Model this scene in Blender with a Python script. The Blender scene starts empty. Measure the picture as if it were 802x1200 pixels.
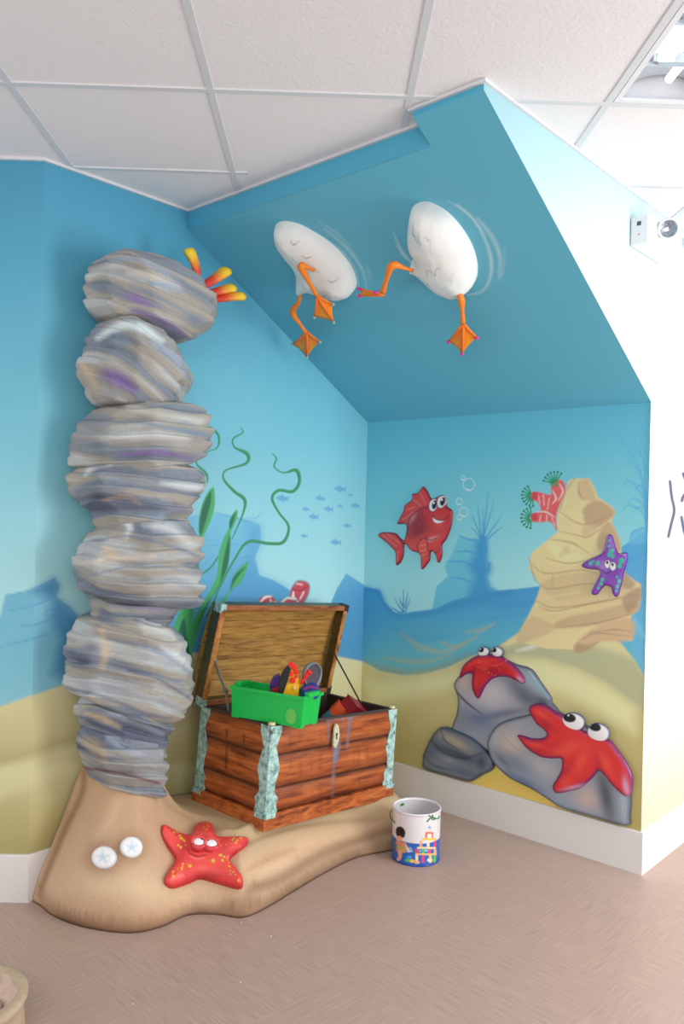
import bpy, bmesh, math, random
import numpy as np
from mathutils import Vector, Matrix, noise
from mathutils.bvhtree import BVHTree
from mathutils.geometry import delaunay_2d_cdt
random.seed(7)
R = math.radians
sc = bpy.context.scene
COL = sc.collection

# ------------------------------------------------------------ camera model
F = 955.6; HC = 1.4739
yaw, pitch, roll = R(1.2204), R(-.1196), R(1.3444)
fw = np.array([math.sin(yaw)*math.cos(pitch), math.cos(yaw)*math.cos(pitch), math.sin(pitch)])
rt = np.array([math.cos(yaw), -math.sin(yaw), 0.]); up = np.cross(rt, fw)
r_ = math.cos(roll)*rt + math.sin(roll)*up; u_ = -math.sin(roll)*rt + math.cos(roll)*up
C0 = np.array([0, 0, HC])
def projN(P):
    d = np.asarray(P, float) - C0; w = d @ fw
    return 401 + F*(d @ r_)/w, 600 - F*(d @ u_)/w
def ray(x, y): return fw + r_*(x-401)/F - u_*(y-600)/F
def onplane(x, y, p, n):
    d = ray(x, y); return C0 + d*((p-C0) @ n)/(d @ n)

# ------------------------------------------------------------ helpers
def S(r, g, b, k=1.0):
    if k > 1: k = 1+(k-1)*.45
    f = lambda c: (c/255/12.92 if c/255 <= .04045 else ((c/255+.055)/1.055)**2.4)
    return np.array([min(f(r)*k, .92), min(f(g)*k, .92), min(f(b)*k, .92)])
def V(a): return Vector([float(t) for t in a])
def mk(name, verts, faces, mat=None, parent=None, smooth=False, cols=None, mat2=None):
    me = bpy.data.meshes.new(name)
    me.from_pydata([tuple(map(float, v)) for v in verts], [], [tuple(int(i) for i in f) for f in faces])
    if smooth: me.polygons.foreach_set('use_smooth', [True]*len(me.polygons))
    if cols is not None:
        a = me.color_attributes.new('Col', 'FLOAT_COLOR', 'POINT')
        c = np.ones((len(verts), 4), np.float32); cc = np.asarray(cols); c[:, :cc.shape[1]] = cc
        a.data.foreach_set('color', c.ravel())
    me.update()
    o = bpy.data.objects.new(name, me); COL.objects.link(o)
    if mat: me.materials.append(mat)
    if parent is not None: o.parent = parent
    return o
def frombm(name, bm, mat, parent=None, smooth=False):
    bmesh.ops.recalc_face_normals(bm, faces=bm.faces)
    me = bpy.data.meshes.new(name); bm.to_mesh(me); bm.free()
    if smooth: me.polygons.foreach_set('use_smooth', [True]*len(me.polygons))
    o = bpy.data.objects.new(name, me); COL.objects.link(o); me.materials.append(mat)
    if parent is not None: o.parent = parent
    return o
def tag(o, label, cat, group=None, kind=None):
    o['label'] = label; o['category'] = cat
    if group: o['group'] = group
    if kind: o['kind'] = kind
    return o
def thing(name, loc, label, cat, group=None, mat4=None):
    o = bpy.data.objects.new(name, None); COL.objects.link(o); o.empty_display_size = .05
    if mat4 is not None: o.matrix_world = mat4
    else: o.location = V(loc)
    return tag(o, label, cat, group)
def adopt(ch, par):               # parent while keeping the world place
    bpy.context.view_layer.update()
    ch.parent = par; ch.matrix_parent_inverse = par.matrix_world.inverted()
    return ch
def struct(o): o['kind'] = 'structure'; return o
def bmbox(bm, a, b, bev=0, M=None):
    r = bmesh.ops.create_cube(bm, size=1)
    vs = r['verts']
    c = (Vector(a)+Vector(b))/2; s = Vector(b)-Vector(a)
    for v in vs: v.co = Vector((v.co.x*s.x, v.co.y*s.y, v.co.z*s.z))+c
    if bev:
        es = list({e for v in vs for e in v.link_edges})
        rr = bmesh.ops.bevel(bm, geom=es, offset=bev, segments=2, affect='EDGES', profile=.5)
        vs = list({v for f in rr['faces'] for v in f.verts} | {v for v in vs if v.is_valid})
    if M is not None:
        for v in vs: v.co = M @ v.co
    return vs
def cr(pts, n=6, closed=False):   # Catmull-Rom resampling (any dimension)
    P = [np.array(p, float) for p in pts]; out = []; m = len(P)
    rng = range(m) if closed else range(m-1)
    for i in rng:
        p0 = P[(i-1) % m] if (closed or i > 0) else 2*P[0]-P[1]
        p1 = P[i]; p2 = P[(i+1) % m]
        p3 = P[(i+2) % m] if (closed or i+2 < m) else 2*P[-1]-P[-2]
        for k in range(n):
            t = k/n
            out.append(.5*((2*p1)+(-p0+p2)*t+(2*p0-5*p1+4*p2-p3)*t*t+(-p0+3*p1-3*p2+p3)*t**3))
    if not closed: out.append(P[-1])
    return np.array(out)
def tube_geo(pts, rad, seg=10, cap=True, flat=1.0):
    P = [V(p) for p in pts]; vs = []; fs = []
    n = len(P); rad = [rad]*n if np.isscalar(rad) else list(rad)
    t0 = (P[1]-P[0]).normalized(); nrm = t0.orthogonal().normalized()
    for i in range(n):
        t = (P[min(i+1, n-1)]-P[max(i-1, 0)]).normalized()
        nrm = (nrm-t*nrm.dot(t)).normalized(); b = t.cross(nrm)
        for k in range(seg):
            a = 2*math.pi*k/seg
            vs.append(P[i]+(nrm*math.cos(a)+b*math.sin(a)*flat)*rad[i])
    for i in range(n-1):
        for k in range(seg):
            k2 = (k+1) % seg
            fs.append((i*seg+k, i*seg+k2, (i+1)*seg+k2, (i+1)*seg+k))
    if cap:
        fs.append(tuple(range(seg-1, -1, -1))); fs.append(tuple((n-1)*seg+k for k in range(seg)))
    return vs, fs
def tube(name, pts, rad, mat, parent=None, seg=10, cap=True, cols=None):
    v, f = tube_geo(pts, rad, seg, cap)
    c = None
    if cols is not None: c = np.repeat(np.array(cols), seg, axis=0)
    return mk(name, v, f, mat, parent, True, c)
def lathe_geo(prof, seg=48):
    vs = []; fs = []
    for (r, z) in prof:
        for k in range(seg):
            a = 2*math.pi*k/seg; vs.append((r*math.cos(a), r*math.sin(a), z))
    for i in range(len(prof)-1):
        for k in range(seg):
            k2 = (k+1) % seg; fs.append((i*seg+k, i*seg+k2, (i+1)*seg+k2, (i+1)*seg+k))
    return vs, fs

# ------------------------------------------------------------ painting (airbrush work on real surfaces)
def sdpoly(X, Y, P):
    ins = np.zeros(X.shape, bool); d2 = np.full(X.shape, 1e12)
    n = len(P)
    for i in range(n):
        ax, ay = P[i]; bx, by = P[(i+1) % n]
        ex, ey = bx-ax, by-ay; L = ex*ex+ey*ey+1e-12
        t = np.clip(((X-ax)*ex+(Y-ay)*ey)/L, 0, 1)
        dx = X-ax-t*ex; dy = Y-ay-t*ey
        d2 = np.minimum(d2, dx*dx+dy*dy)
        if abs(ey) > 1e-12:
            c = ((ay > Y) != (by > Y)) & (X < ex*(Y-ay)/ey+ax)
            ins ^= c
    d = np.sqrt(d2); return np.where(ins, d, -d)   # positive inside
class Paint:
    def __init__(s, X, Y, base, k=1.0):
        s.X = np.asarray(X, float); s.Y = np.asarray(Y, float); s.k = k
        s.c = np.tile(np.asarray(base, float), (len(s.X), 1))
    def col(s, c): return S(*c, k=s.k) if max(c) > 1.5 else np.array(c)
    def mix(s, idx, a, c):
        a = a[:, None]; s.c[idx] = s.c[idx]*(1-a)+s.col(c)*a
    def grad(s, stops, mask=None):
        ys = [p[0] for p in stops]; cs = np.array([s.col(p[1]) for p in stops])
        g = np.stack([np.interp(s.Y, ys, cs[:, i]) for i in range(3)], 1)
        s.c = g if mask is None else s.c*(1-mask[:, None])+g*mask[:, None]
    def bb(s, P, m):
        P = np.asarray(P); return np.nonzero((s.X > P[:, 0].min()-m) & (s.X < P[:, 0].max()+m) & (s.Y > P[:, 1].min()-m) & (s.Y < P[:, 1].max()+m))[0]
    def poly(s, P, c, blur=.8, a=1.0, smooth=0):
        P = cr(P, smooth, True) if smooth else np.array(P, float)
        i = s.bb(P, blur+1)
        if len(i) == 0: return
        d = sdpoly(s.X[i], s.Y[i], P)
        s.mix(i, np.clip(d/(2*blur)+.5, 0, 1)*a, c)
    def polygrad(s, P, stops, blur=.8, smooth=0, a=1.0):
        P = cr(P, smooth, True) if smooth else np.array(P, float)
        i = s.bb(P, blur+1)
        if len(i) == 0: return
        d = sdpoly(s.X[i], s.Y[i], P); al = (np.clip(d/(2*blur)+.5, 0, 1)*a)[:, None]
        ys = [p[0] for p in stops]; cs = np.array([s.col(p[1]) for p in stops])
        g = np.stack([np.interp(s.Y[i], ys, cs[:, j]) for j in range(3)], 1)
        s.c[i] = s.c[i]*(1-al)+g*al
    def edge(s, P, c, w=2., a=1.0, smooth=0):      # dark airbrushed rim inside an outline
        P = cr(P, smooth, True) if smooth else np.array(P, float)
        i = s.bb(P, 1)
        if len(i) == 0: return
        d = sdpoly(s.X[i], s.Y[i], P)
        s.mix(i, np.where(d > -1, np.exp(-(np.maximum(d, 0)/w)**2), 0)*a, c)
    def stroke(s, P, w, c, blur=.6, a=1.0, n=5):
        P = np.array(P, float)
        W = np.interp(np.linspace(0, 1, len(P)), np.linspace(0, 1, len(np.atleast_1d(w))), np.atleast_1d(w))
        Q = cr(np.column_stack([P, W]), n) if len(P) > 2 else np.column_stack([P, W])
        i = s.bb(Q[:, :2], W.max()+blur*2+1)
        if len(i) == 0: return
        X, Y = s.X[i], s.Y[i]; best = np.full(X.shape, 1e9)
        for (ax, ay, wa), (bx, by, wb) in zip(Q[:-1], Q[1:]):
            ex, ey = bx-ax, by-ay; L = ex*ex+ey*ey+1e-9
            t = np.clip(((X-ax)*ex+(Y-ay)*ey)/L, 0, 1)
            best = np.minimum(best, np.hypot(X-ax-t*ex, Y-ay-t*ey)-(wa+(wb-wa)*t)/2)
        s.mix(i, np.clip(.5-best/(2*blur), 0, 1)*a, c)
    def blob(s, cx, cy, rx, ry, rot, c, a=1.0, hard=1.0):
        m = 2.2*max(rx, ry); i = s.bb([(cx-m, cy-m), (cx+m, cy+m)], 0)
        if len(i) == 0: return
        ca, sa = math.cos(R(rot)), math.sin(R(rot)); dx = s.X[i]-cx; dy = s.Y[i]-cy
        q = ((dx*ca+dy*sa)/rx)**2+((-dx*sa+dy*ca)/ry)**2
        s.mix(i, a*np.exp(-q**hard), c)
    def disc(s, cx, cy, rx, ry, rot, c, a=1.0, blur=.6):
        t = np.linspace(0, 2*math.pi, 28, endpoint=False); ca, sa = math.cos(R(rot)), math.sin(R(rot))
        P = np.column_stack([cx+rx*np.cos(t)*ca-ry*np.sin(t)*sa, cy+rx*np.cos(t)*sa+ry*np.sin(t)*ca])
        s.poly(P, c, blur, a)

# ------------------------------------------------------------ materials
def nodes(m):
    m.use_nodes = True; nt = m.node_tree; b = nt.nodes['Principled BSDF']; return nt, nt.nodes, nt.links, b
def mat_plain(name, c, rough=.5, metal=0, bump=0, bscale=60, spec=.5, emit=0, var=0):
    m = bpy.data.materials.new(name); nt, N, L, b = nodes(m)
    c = list(c)
    b.inputs['Base Color'].default_value = (*c, 1); b.inputs['Roughness'].default_value = rough
    b.inputs['Metallic'].default_value = metal; b.inputs['Specular IOR Level'].default_value = spec
    if emit:
        b.inputs['Emission Color'].default_value = (*c, 1); b.inputs['Emission Strength'].default_value = emit
    if bump or var:
        tc = N.new('ShaderNodeTexCoord'); nz = N.new('ShaderNodeTexNoise'); nz.inputs['Scale'].default_value = bscale
        nz.inputs['Detail'].default_value = 6; L.new(tc.outputs['Object'], nz.inputs['Vector'])
        if bump:
            bp = N.new('ShaderNodeBump'); bp.inputs['Strength'].default_value = bump; bp.inputs['Distance'].default_value = .004
            L.new(nz.outputs['Fac'], bp.inputs['Height']); L.new(bp.outputs['Normal'], b.inputs['Normal'])
        if var:
            r = N.new('ShaderNodeValToRGB'); r.color_ramp.elements[0].position = .3; r.color_ramp.elements[1].position = .7
            r.color_ramp.elements[0].color = (*[x*(1-var) for x in c], 1); r.color_ramp.elements[1].color = (*[min(x*(1+var), 1) for x in c], 1)
            L.new(nz.outputs['Fac'], r.inputs['Fac']); L.new(r.outputs['Color'], b.inputs['Base Color'])
    return m
def mat_paint(name, rough=.5, bump=0., bscale=120, spec=.4, speck=0., coat=0.):
    m = bpy.data.materials.new(name); nt, N, L, b = nodes(m)
    at = N.new('ShaderNodeAttribute'); at.attribute_name = 'Col'
    b.inputs['Roughness'].default_value = rough; b.inputs['Specular IOR Level'].default_value = spec
    b.inputs['Coat Weight'].default_value = coat; b.inputs['Coat Roughness'].default_value = .25
    tc = N.new('ShaderNodeTexCoord'); nz = N.new('ShaderNodeTexNoise'); nz.inputs['Scale'].default_value = bscale
    nz.inputs['Detail'].default_value = 5; L.new(tc.outputs['Object'], nz.inputs['Vector'])
    if speck:
        mx = N.new('ShaderNodeMix'); mx.data_type = 'RGBA'; mx.blend_type = 'OVERLAY'; mx.inputs[0].default_value = speck
        L.new(at.outputs['Color'], mx.inputs[6]); L.new(nz.outputs['Fac'], mx.inputs[7]); L.new(mx.outputs[2], b.inputs['Base Color'])
    else: L.new(at.outputs['Color'], b.inputs['Base Color'])
    if bump:
        bp = N.new('ShaderNodeBump'); bp.inputs['Strength'].default_value = bump; bp.inputs['Distance'].default_value = .003
        L.new(nz.outputs['Fac'], bp.inputs['Height']); L.new(bp.outputs['Normal'], b.inputs['Normal'])
    return m
def mat_wood(name, dark, mid, light, scale=(1.5, 14, 14), rough=.4, attr=False, band=7.):
    m = bpy.data.materials.new(name); nt, N, L, b = nodes(m)
    tc = N.new('ShaderNodeTexCoord'); mp = N.new('ShaderNodeMapping'); mp.inputs['Scale'].default_value = scale
    L.new(tc.outputs['Object'], mp.inputs['Vector'])
    n1 = N.new('ShaderNodeTexNoise'); n1.inputs['Scale'].default_value = 2.2; n1.inputs['Detail'].default_value = 8; n1.inputs['Distortion'].default_value = 1.6
    L.new(mp.outputs['Vector'], n1.inputs['Vector'])
    n2 = N.new('ShaderNodeTexNoise'); n2.inputs['Scale'].default_value = band; n2.inputs['Detail'].default_value = 10; n2.inputs['Roughness'].default_value = .7
    L.new(mp.outputs['Vector'], n2.inputs['Vector'])
    ad = N.new('ShaderNodeMath'); ad.operation = 'MULTIPLY_ADD'; L.new(n2.outputs['Fac'], ad.inputs[0]); ad.inputs[1].default_value = .5
    ml = N.new('ShaderNodeMath'); ml.operation = 'MULTIPLY'; L.new(n1.outputs['Fac'], ml.inputs[0]); ml.inputs[1].default_value = .5
    L.new(ml.outputs[0], ad.inputs[2])
    r = N.new('ShaderNodeValToRGB'); e = r.color_ramp.elements
    e[0].position = .36; e[0].color = (*dark, 1); e[1].position = .64; e[1].color = (*light, 1)
    k = e.new(.47); k.color = (*mid, 1)
    L.new(ad.outputs[0], r.inputs['Fac']); out = r.outputs['Color']
    if attr:
        at = N.new('ShaderNodeAttribute'); at.attribute_name = 'Col'
        mx = N.new('ShaderNodeMix'); mx.data_type = 'RGBA'
        L.new(at.outputs['Alpha'], mx.inputs[0]); L.new(out, mx.inputs[6]); L.new(at.outputs['Color'], mx.inputs[7]); out = mx.outputs[2]
    L.new(out, b.inputs['Base Color'])
    b.inputs['Roughness'].default_value = rough
    bp = N.new('ShaderNodeBump'); bp.inputs['Strength'].default_value = .25; bp.inputs['Distance'].default_value = .002
    L.new(ad.outputs[0], bp.inputs['Height']); L.new(bp.outputs['Normal'], b.inputs['Normal'])
    return m

M_white = mat_plain('white_trim_paint', S(232, 230, 228), .35)
M_grid = mat_plain('ceiling_bar_metal', S(218, 220, 224), .4)
M_wall = mat_paint('mural_wall_paint', .45, .08, 260, .35)
M_relief = mat_paint('painted_foam_cutout', .35, .15, 300, .4, .0, .25)
M_sand = mat_paint('sprayed_sand_coat', .6, .5, 260, .3, .25)
M_rock = mat_paint('painted_plaster_rock', .65, .6, 160, .25, .2)
M_feather = mat_paint('white_sculpted_plaster', .55, .5, 60, .3)

def mat_ceiling():
    m = bpy.data.materials.new('fissured_ceiling_tile'); nt, N, L, b = nodes(m)
    b.inputs['Base Color'].default_value = (*S(240, 238, 239), 1); b.inputs['Roughness'].default_value = .9
    tc = N.new('ShaderNodeTexCoord'); nz = N.new('ShaderNodeTexNoise'); nz.inputs['Scale'].default_value = 90; nz.inputs['Detail'].default_value = 4
    L.new(tc.outputs['Object'], nz.inputs['Vector'])
    bp = N.new('ShaderNodeBump'); bp.inputs['Strength'].default_value = .5; bp.inputs['Distance'].default_value = .004
    L.new(nz.outputs['Fac'], bp.inputs['Height']); L.new(bp.outputs['Normal'], b.inputs['Normal']); return m
def mat_floor():
    m = bpy.data.materials.new('streaked_vinyl_tile'); nt, N, L, b = nodes(m)
    tc = N.new('ShaderNodeTexCoord')
    mp = N.new('ShaderNodeMapping'); mp.inputs['Rotation'].default_value = (0, 0, R(-43)); L.new(tc.outputs['Object'], mp.inputs['Vector'])
    ck = N.new('ShaderNodeTexChecker'); ck.inputs['Scale'].default_value = 1.64; L.new(mp.outputs['Vector'], ck.inputs['Vector'])
    outs = []
    for s in ((6, 90, 1), (90, 6, 1)):
        q = N.new('ShaderNodeMapping'); q.inputs['Scale'].default_value = s; L.new(mp.outputs['Vector'], q.inputs['Vector'])
        nz = N.new('ShaderNodeTexNoise'); nz.inputs['Scale'].default_value = 1.5; nz.inputs['Detail'].default_value = 5; L.new(q.outputs['Vector'], nz.inputs['Vector']); outs.append(nz)
    mx = N.new('ShaderNodeMix'); mx.data_type = 'FLOAT'; L.new(ck.outputs['Fac'], mx.inputs[0]); L.new(outs[0].outputs['Fac'], mx.inputs[2]); L.new(outs[1].outputs['Fac'], mx.inputs[3])
    r = N.new('ShaderNodeValToRGB'); e = r.color_ramp.elements; e[0].position = .3; e[1].position = .72
    e[0].color = (*S(178, 152, 140), 1); e[1].color = (*S(197, 172, 158), 1); L.new(mx.outputs[0], r.inputs['Fac'])
    L.new(r.outputs['Color'], b.inputs['Base Color'])
    b.inputs['Roughness'].default_value = .42; b.inputs['Specular IOR Level'].default_value = .5
    return m
M_ceil = mat_ceiling(); M_floor = mat_floor()

# ------------------------------------------------------------ room geometry
H = 2.7479
al = .813048; dl = np.array([math.cos(al), math.sin(al), 0]); db = np.array([math.sin(al), -math.cos(al), 0])
nl = db.copy()              # normal of left wall and right return wall (towards the room)
nb = -dl                    # normal of the back wall
Zv = np.array([0, 0, 1.])
P1 = np.array([-1.0663, 3.0378, 0]); T2, T3, LB, ZT = .6596, 1.873, 1.5393, 1.950
P3 = P1+dl*T3; P4 = P3+db*LB
T6 = T3-1.3103; X5 = 1.2779
ZS = H-.03; SLO = (ZS-ZT)/(T3-T6)
def zsl(t): return ZT+(T3-t)*SLO
EK = 1.28                  # paint strength for the mural: photographed tone to pigment tone

def desat(c, a=.16):
    l = (c*np.array([.2126, .7152, .0722])).sum(1)[:, None]
    return c*(1-a)+l*a
def wallgrid(name, org, du, U0, U1, zb, zt, paint, step=.0035, nrm=None):
    nu = max(2, int((U1-U0)/step)); nz = max(2, int(H/step))
    us = np.linspace(U0, U1, nu)
    tt = np.linspace(0, 1, nz)
    B = np.array([zb(u) for u in us]); Tt = np.array([zt(u) for u in us])
    Zm = B[:, None]+(Tt-B)[:, None]*tt[None, :]
    P = org[None, None, :]+du[None, None, :]*us[:, None, None]+Zv[None, None, :]*Zm[:, :, None]
    P = P.reshape(-1, 3); X, Y = projN(P)
    cols = paint(X, Y); cols = desat(cols, .06 if name == 'wall_back' else .14)
    me = bpy.data.meshes.new(name)
    i = np.arange(nu-1)[:, None]*nz+np.arange(nz-1)[None, :]
    q = np.stack([i, i+nz, i+nz+1, i+1], -1).reshape(-1, 4)
    me.vertices.add(len(P)); me.vertices.foreach_set('co', P.ravel())
    me.loops.add(q.size); me.loops.foreach_set('vertex_index', q.ravel().astype(np.int32))
    me.polygons.add(len(q)); me.polygons.foreach_set('loop_start', np.arange(0, q.size, 4, dtype=np.int32))
    me.polygons.foreach_set('loop_total', np.full(len(q), 4, np.int32))
    me.update(calc_edges=True); me.validate()
    a = me.color_attributes.new('Col', 'FLOAT_COLOR', 'POINT')
    c = np.ones((len(P), 4), np.float32); c[:, :3] = cols; a.data.foreach_set('color', c.ravel())
    o = bpy.data.objects.new(name, me); COL.objects.link(o); me.materials.append(M_wall)
    return struct(o)

# ---- the mural on the left walls
def paint_left(X, Y):
    p = Paint(X, Y, (.2, .5, .6), 1.4)
    p.grad([(180, (52, 143, 184)), (300, (62, 158, 197)), (420, (84, 174, 206)), (520, (104, 186, 212)), (620, (136, 202, 220)), (700, (158, 212, 224)), (790, (158, 212, 224))])
    # far blue rocks at left
    lr = [(-900, 760), (-900, 740), (-60, 735), (0, 724), (6, 697), (31, 692), (50, 684), (64, 677), (70, 686), (67, 700), (82, 711), (92, 722), (112, 760), (150, 770), (150, 900), (-900, 900)]
    p.polygrad(lr, [(680, (92, 172, 208)), (760, (104, 180, 210)), (830, (120, 190, 212))], 1)
    p.poly([(38, 692), (64, 677), (70, 686), (67, 700), (82, 711), (96, 730), (112, 760), (80, 800), (60, 790), (72, 750), (56, 722), (62, 704)], (52, 132, 190), 7, .8)
    for st in ([(8, 716), (30, 712), (50, 706), (64, 698)], [(24, 733), (45, 731), (66, 722)], [(0, 758), (30, 751), (60, 742)], [(52, 718), (60, 714), (72, 716)], [(32, 694), (48, 692), (62, 684)]):
        p.stroke(st, (.8, 2.4, .8), (62, 140, 195), 1, .6)
    # mid blue rocks behind the seaweed
    mr = [(140, 690), (165, 640), (215, 606), (255, 600), (287, 608), (304, 614), (306, 620), (306, 637), (299, 653), (304, 674), (321, 680), (336, 689), (362, 710), (384, 716), (395, 690), (406, 672), (423, 683), (440, 691), (460, 740), (460, 800), (140, 800)]
    p.polygrad(mr, [(600, (102, 184, 220)), (650, (92, 175, 216)), (700, (72, 156, 208)), (780, (66, 148, 202))], .8)
    p.poly([(290, 612), (306, 618), (306, 637), (299, 653), (304, 674), (321, 680), (336, 689), (362, 712), (300, 720), (262, 700), (270, 670), (292, 645)], (62, 145, 205), 8, .55)
    for st in ([(255, 602), (280, 608), (304, 617)], [(238, 640), (270, 638), (300, 640)], [(236, 632), (256, 633)], [(276, 654), (290, 652), (302, 654)], [(234, 674), (243, 690), (240, 712)]):
        p.stroke(st, (.6, 1.6, .6), (70, 150, 208), .8, .55)
    for a in ([(294, 612), (290, 605)], [(296, 611), (297, 601)], [(298, 610), (304, 602)], [(300, 607), (308, 600)], [(292, 606), (299, 607), (306, 604)]):
        p.stroke(a, (.7, 1.2, .5), (84, 160, 212), .6, .6)
    # sand
    sb = [(-900, 860), (-100, 846), (0, 828), (31, 817), (68, 805), (112, 790), (170, 775), (225, 765), (310, 760), (395, 769), (460, 782), (460, 1300), (-900, 1300)]
    p.polygrad(sb, [(760, (214, 206, 166)), (830, (206, 194, 140)), (890, (186, 172, 116)), (900, (202, 192, 142)), (960, (182, 168, 108)), (1010, (166, 150, 92))], 1.2)
    p.poly([(-900, 920), (-100, 912), (0, 898), (31, 888), (80, 872), (140, 862), (220, 850), (220, 860), (140, 885), (80, 905), (31, 925), (0, 935), (-100, 950), (-900, 960)], (214, 206, 158), 7, .6)
    p.stroke([(0, 893), (31, 883), (80, 868), (140, 858)], (7, 7, 5), (166, 150, 104), 6, .5)
    # school of small fish
    for x, y, r in ((330.5, 584, 6.5), (398, 573, 6), (410, 580, 2.4), (375, 584, 5), (358, 596.6, 3.6), (384.6, 596.6, 5), (398, 593, 2.8), (416, 592.5, 4.6), (367, 605.6, 5), (406.5, 616, 3.8), (356, 628, 3.6), (393, 635.5, 5.5)):
        c = (84, 160, 212)
        p.disc(x, y, r, r*.45, 8, c, .85, .7); p.poly([(x+r*.6, y), (x+r*1.3, y-r*.5), (x+r*1.2, y+r*.7)], c, .6, .8)
        p.poly([(x-r*.4, y-r*.3), (x+r*.1, y-r*.9), (x+r*.4, y-r*.2)], c, .5, .7); p.poly([(x-r*.2, y+r*.3), (x+r*.2, y+r*.8), (x+r*.4, y+r*.2)], c, .5, .7)
    # seaweed
    G, GB, GD = (22, 122, 76), (46, 166, 92), (12, 88, 78)
    def weed(pts, w):
        p.stroke(pts, w, G, .6); p.stroke([(x+.6, y-.3) for x, y in pts], [t*.35 for t in w], GB, .5, .7)
    weed([(282, 500.6), (284.5, 507), (273.5, 514), (275, 524), (290, 532), (288.6, 543), (265, 551), (262.5, 562), (275, 576), (287, 586), (284.5, 603), (272, 632)], (.5, 1.3, 1.8, 2, 4.5, 3, 1.8, 2.4, 3.6, 4, 2, 1))
    weed([(319, 531), (324, 537.6), (321.5, 547), (332.5, 554), (347.5, 551), (351, 565), (343, 576), (327, 574.6), (319, 584), (327, 600.7), (338.5, 617), (332.5, 635), (316, 637), (291, 635), (275, 655.5), (258, 688), (243, 722)], (.4, 1.6, 1.5, 1.6, 4, 3.6, 3.6, 3.2, 3.2, 2.4, 2.8, 3.6, 3.6, 3.4, 2.2, 2, 2))
    weed([(238, 499), (246, 500.6), (256, 510), (255, 524), (243, 530), (230, 542), (242, 555), (243, 566)], (1, 2, 2.6, 1.6, 1, 1.6, 2.6, 1))
    weed([(256, 652), (246, 666), (226, 680), (210, 700)], (1.5, 2, 2, 2))
    weed([(208, 600), (219, 612), (227, 625), (230, 640)], (3, 3, 2, 1))
    p.poly([(226, 632), (234, 632), (233, 690), (222, 742), (205, 745)], GB, 1)
    p.poly([(229, 640), (233, 640), (231, 690), (220, 735), (216, 735)], GD, 1.5, .6)
    def leaf(P, mid, flip=1):
        p.poly(P, GB, .7, 1, 4); p.poly(mid, GD, 1.2, .85, 4)
    leaf([(249, 571), (252, 582), (250, 601), (239, 628), (234, 632), (233, 612), (238, 588)], [(247, 576), (247, 590), (241, 612), (235, 628), (234, 610), (239, 590)])
    leaf([(277.5, 597), (278, 606), (271, 622), (268.5, 621), (269.5, 609)], [(276, 600), (274, 610), (270, 620), (269.5, 610)])
    leaf([(268, 620), (270.5, 632), (267, 665), (257, 687), (243, 710), (225, 762), (212, 775), (214, 752), (237, 708), (254, 676), (257, 646)], [(269, 628), (269, 650), (264, 672), (250, 697), (232, 732), (225, 750), (240, 712), (256, 688), (262, 655)])
    leaf([(291, 658), (284, 680), (271, 692), (262, 708), (256, 715), (250, 712), (257, 706), (270, 690), (274, 674)], [(288, 664), (276, 680), (270, 692), (274, 676)])
    leaf([(210, 719), (223, 710), (222, 745), (225, 775), (205, 775), (203, 740)], [(216, 725), (219, 745), (222, 770), (210, 770), (209, 742)])
    # red cup coral above the chest
    RD = (200, 62, 84); WH = (224, 222, 226); GY = (120, 130, 150)
    p.disc(313, 705, 11, 8, 0, GY, .9); p.disc(313, 705, 9.6, 6.8, 0, RD); p.stroke([(305, 706), (311, 700), (318, 699)], (1.5, 3, 1.5), WH, 1); p.stroke([(317, 703), (319, 708)], (2, 2), WH, 1, .7)
    p.poly([(341, 690), (349, 680), (362, 683), (363, 694), (355, 708), (343, 706), (338, 703)], GY, .8, 1, 3)
    p.poly([(342, 691), (349.5, 681.5), (361, 684), (361.5, 694), (354, 706), (344, 704), (340, 701)], RD, .7, 1, 3)
    p.stroke([(343, 690), (352, 692), (361, 687)], 1.2, (150, 40, 70), .6); p.stroke([(344, 694), (344, 700), (349, 705)], (1.5, 3, 2), WH, 1); p.stroke([(348, 684), (354, 685)], 2, (230, 170, 180), 1)
    p.stroke([(356, 694), (352, 702)], 2, WH, 1, .7)
    p.disc(338, 706, 11, 6, -8, GY, .9); p.disc(338, 706, 8.6, 4.4, -8, RD, .9); p.stroke([(330, 706), (337, 701), (346, 702)], 2.6, (208, 208, 206), .7); p.stroke([(322, 706), (330, 709), (348, 710)], 2.6, (208, 208, 206), .7)
    return p.c*np.array([.95, 1., .93])

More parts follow.
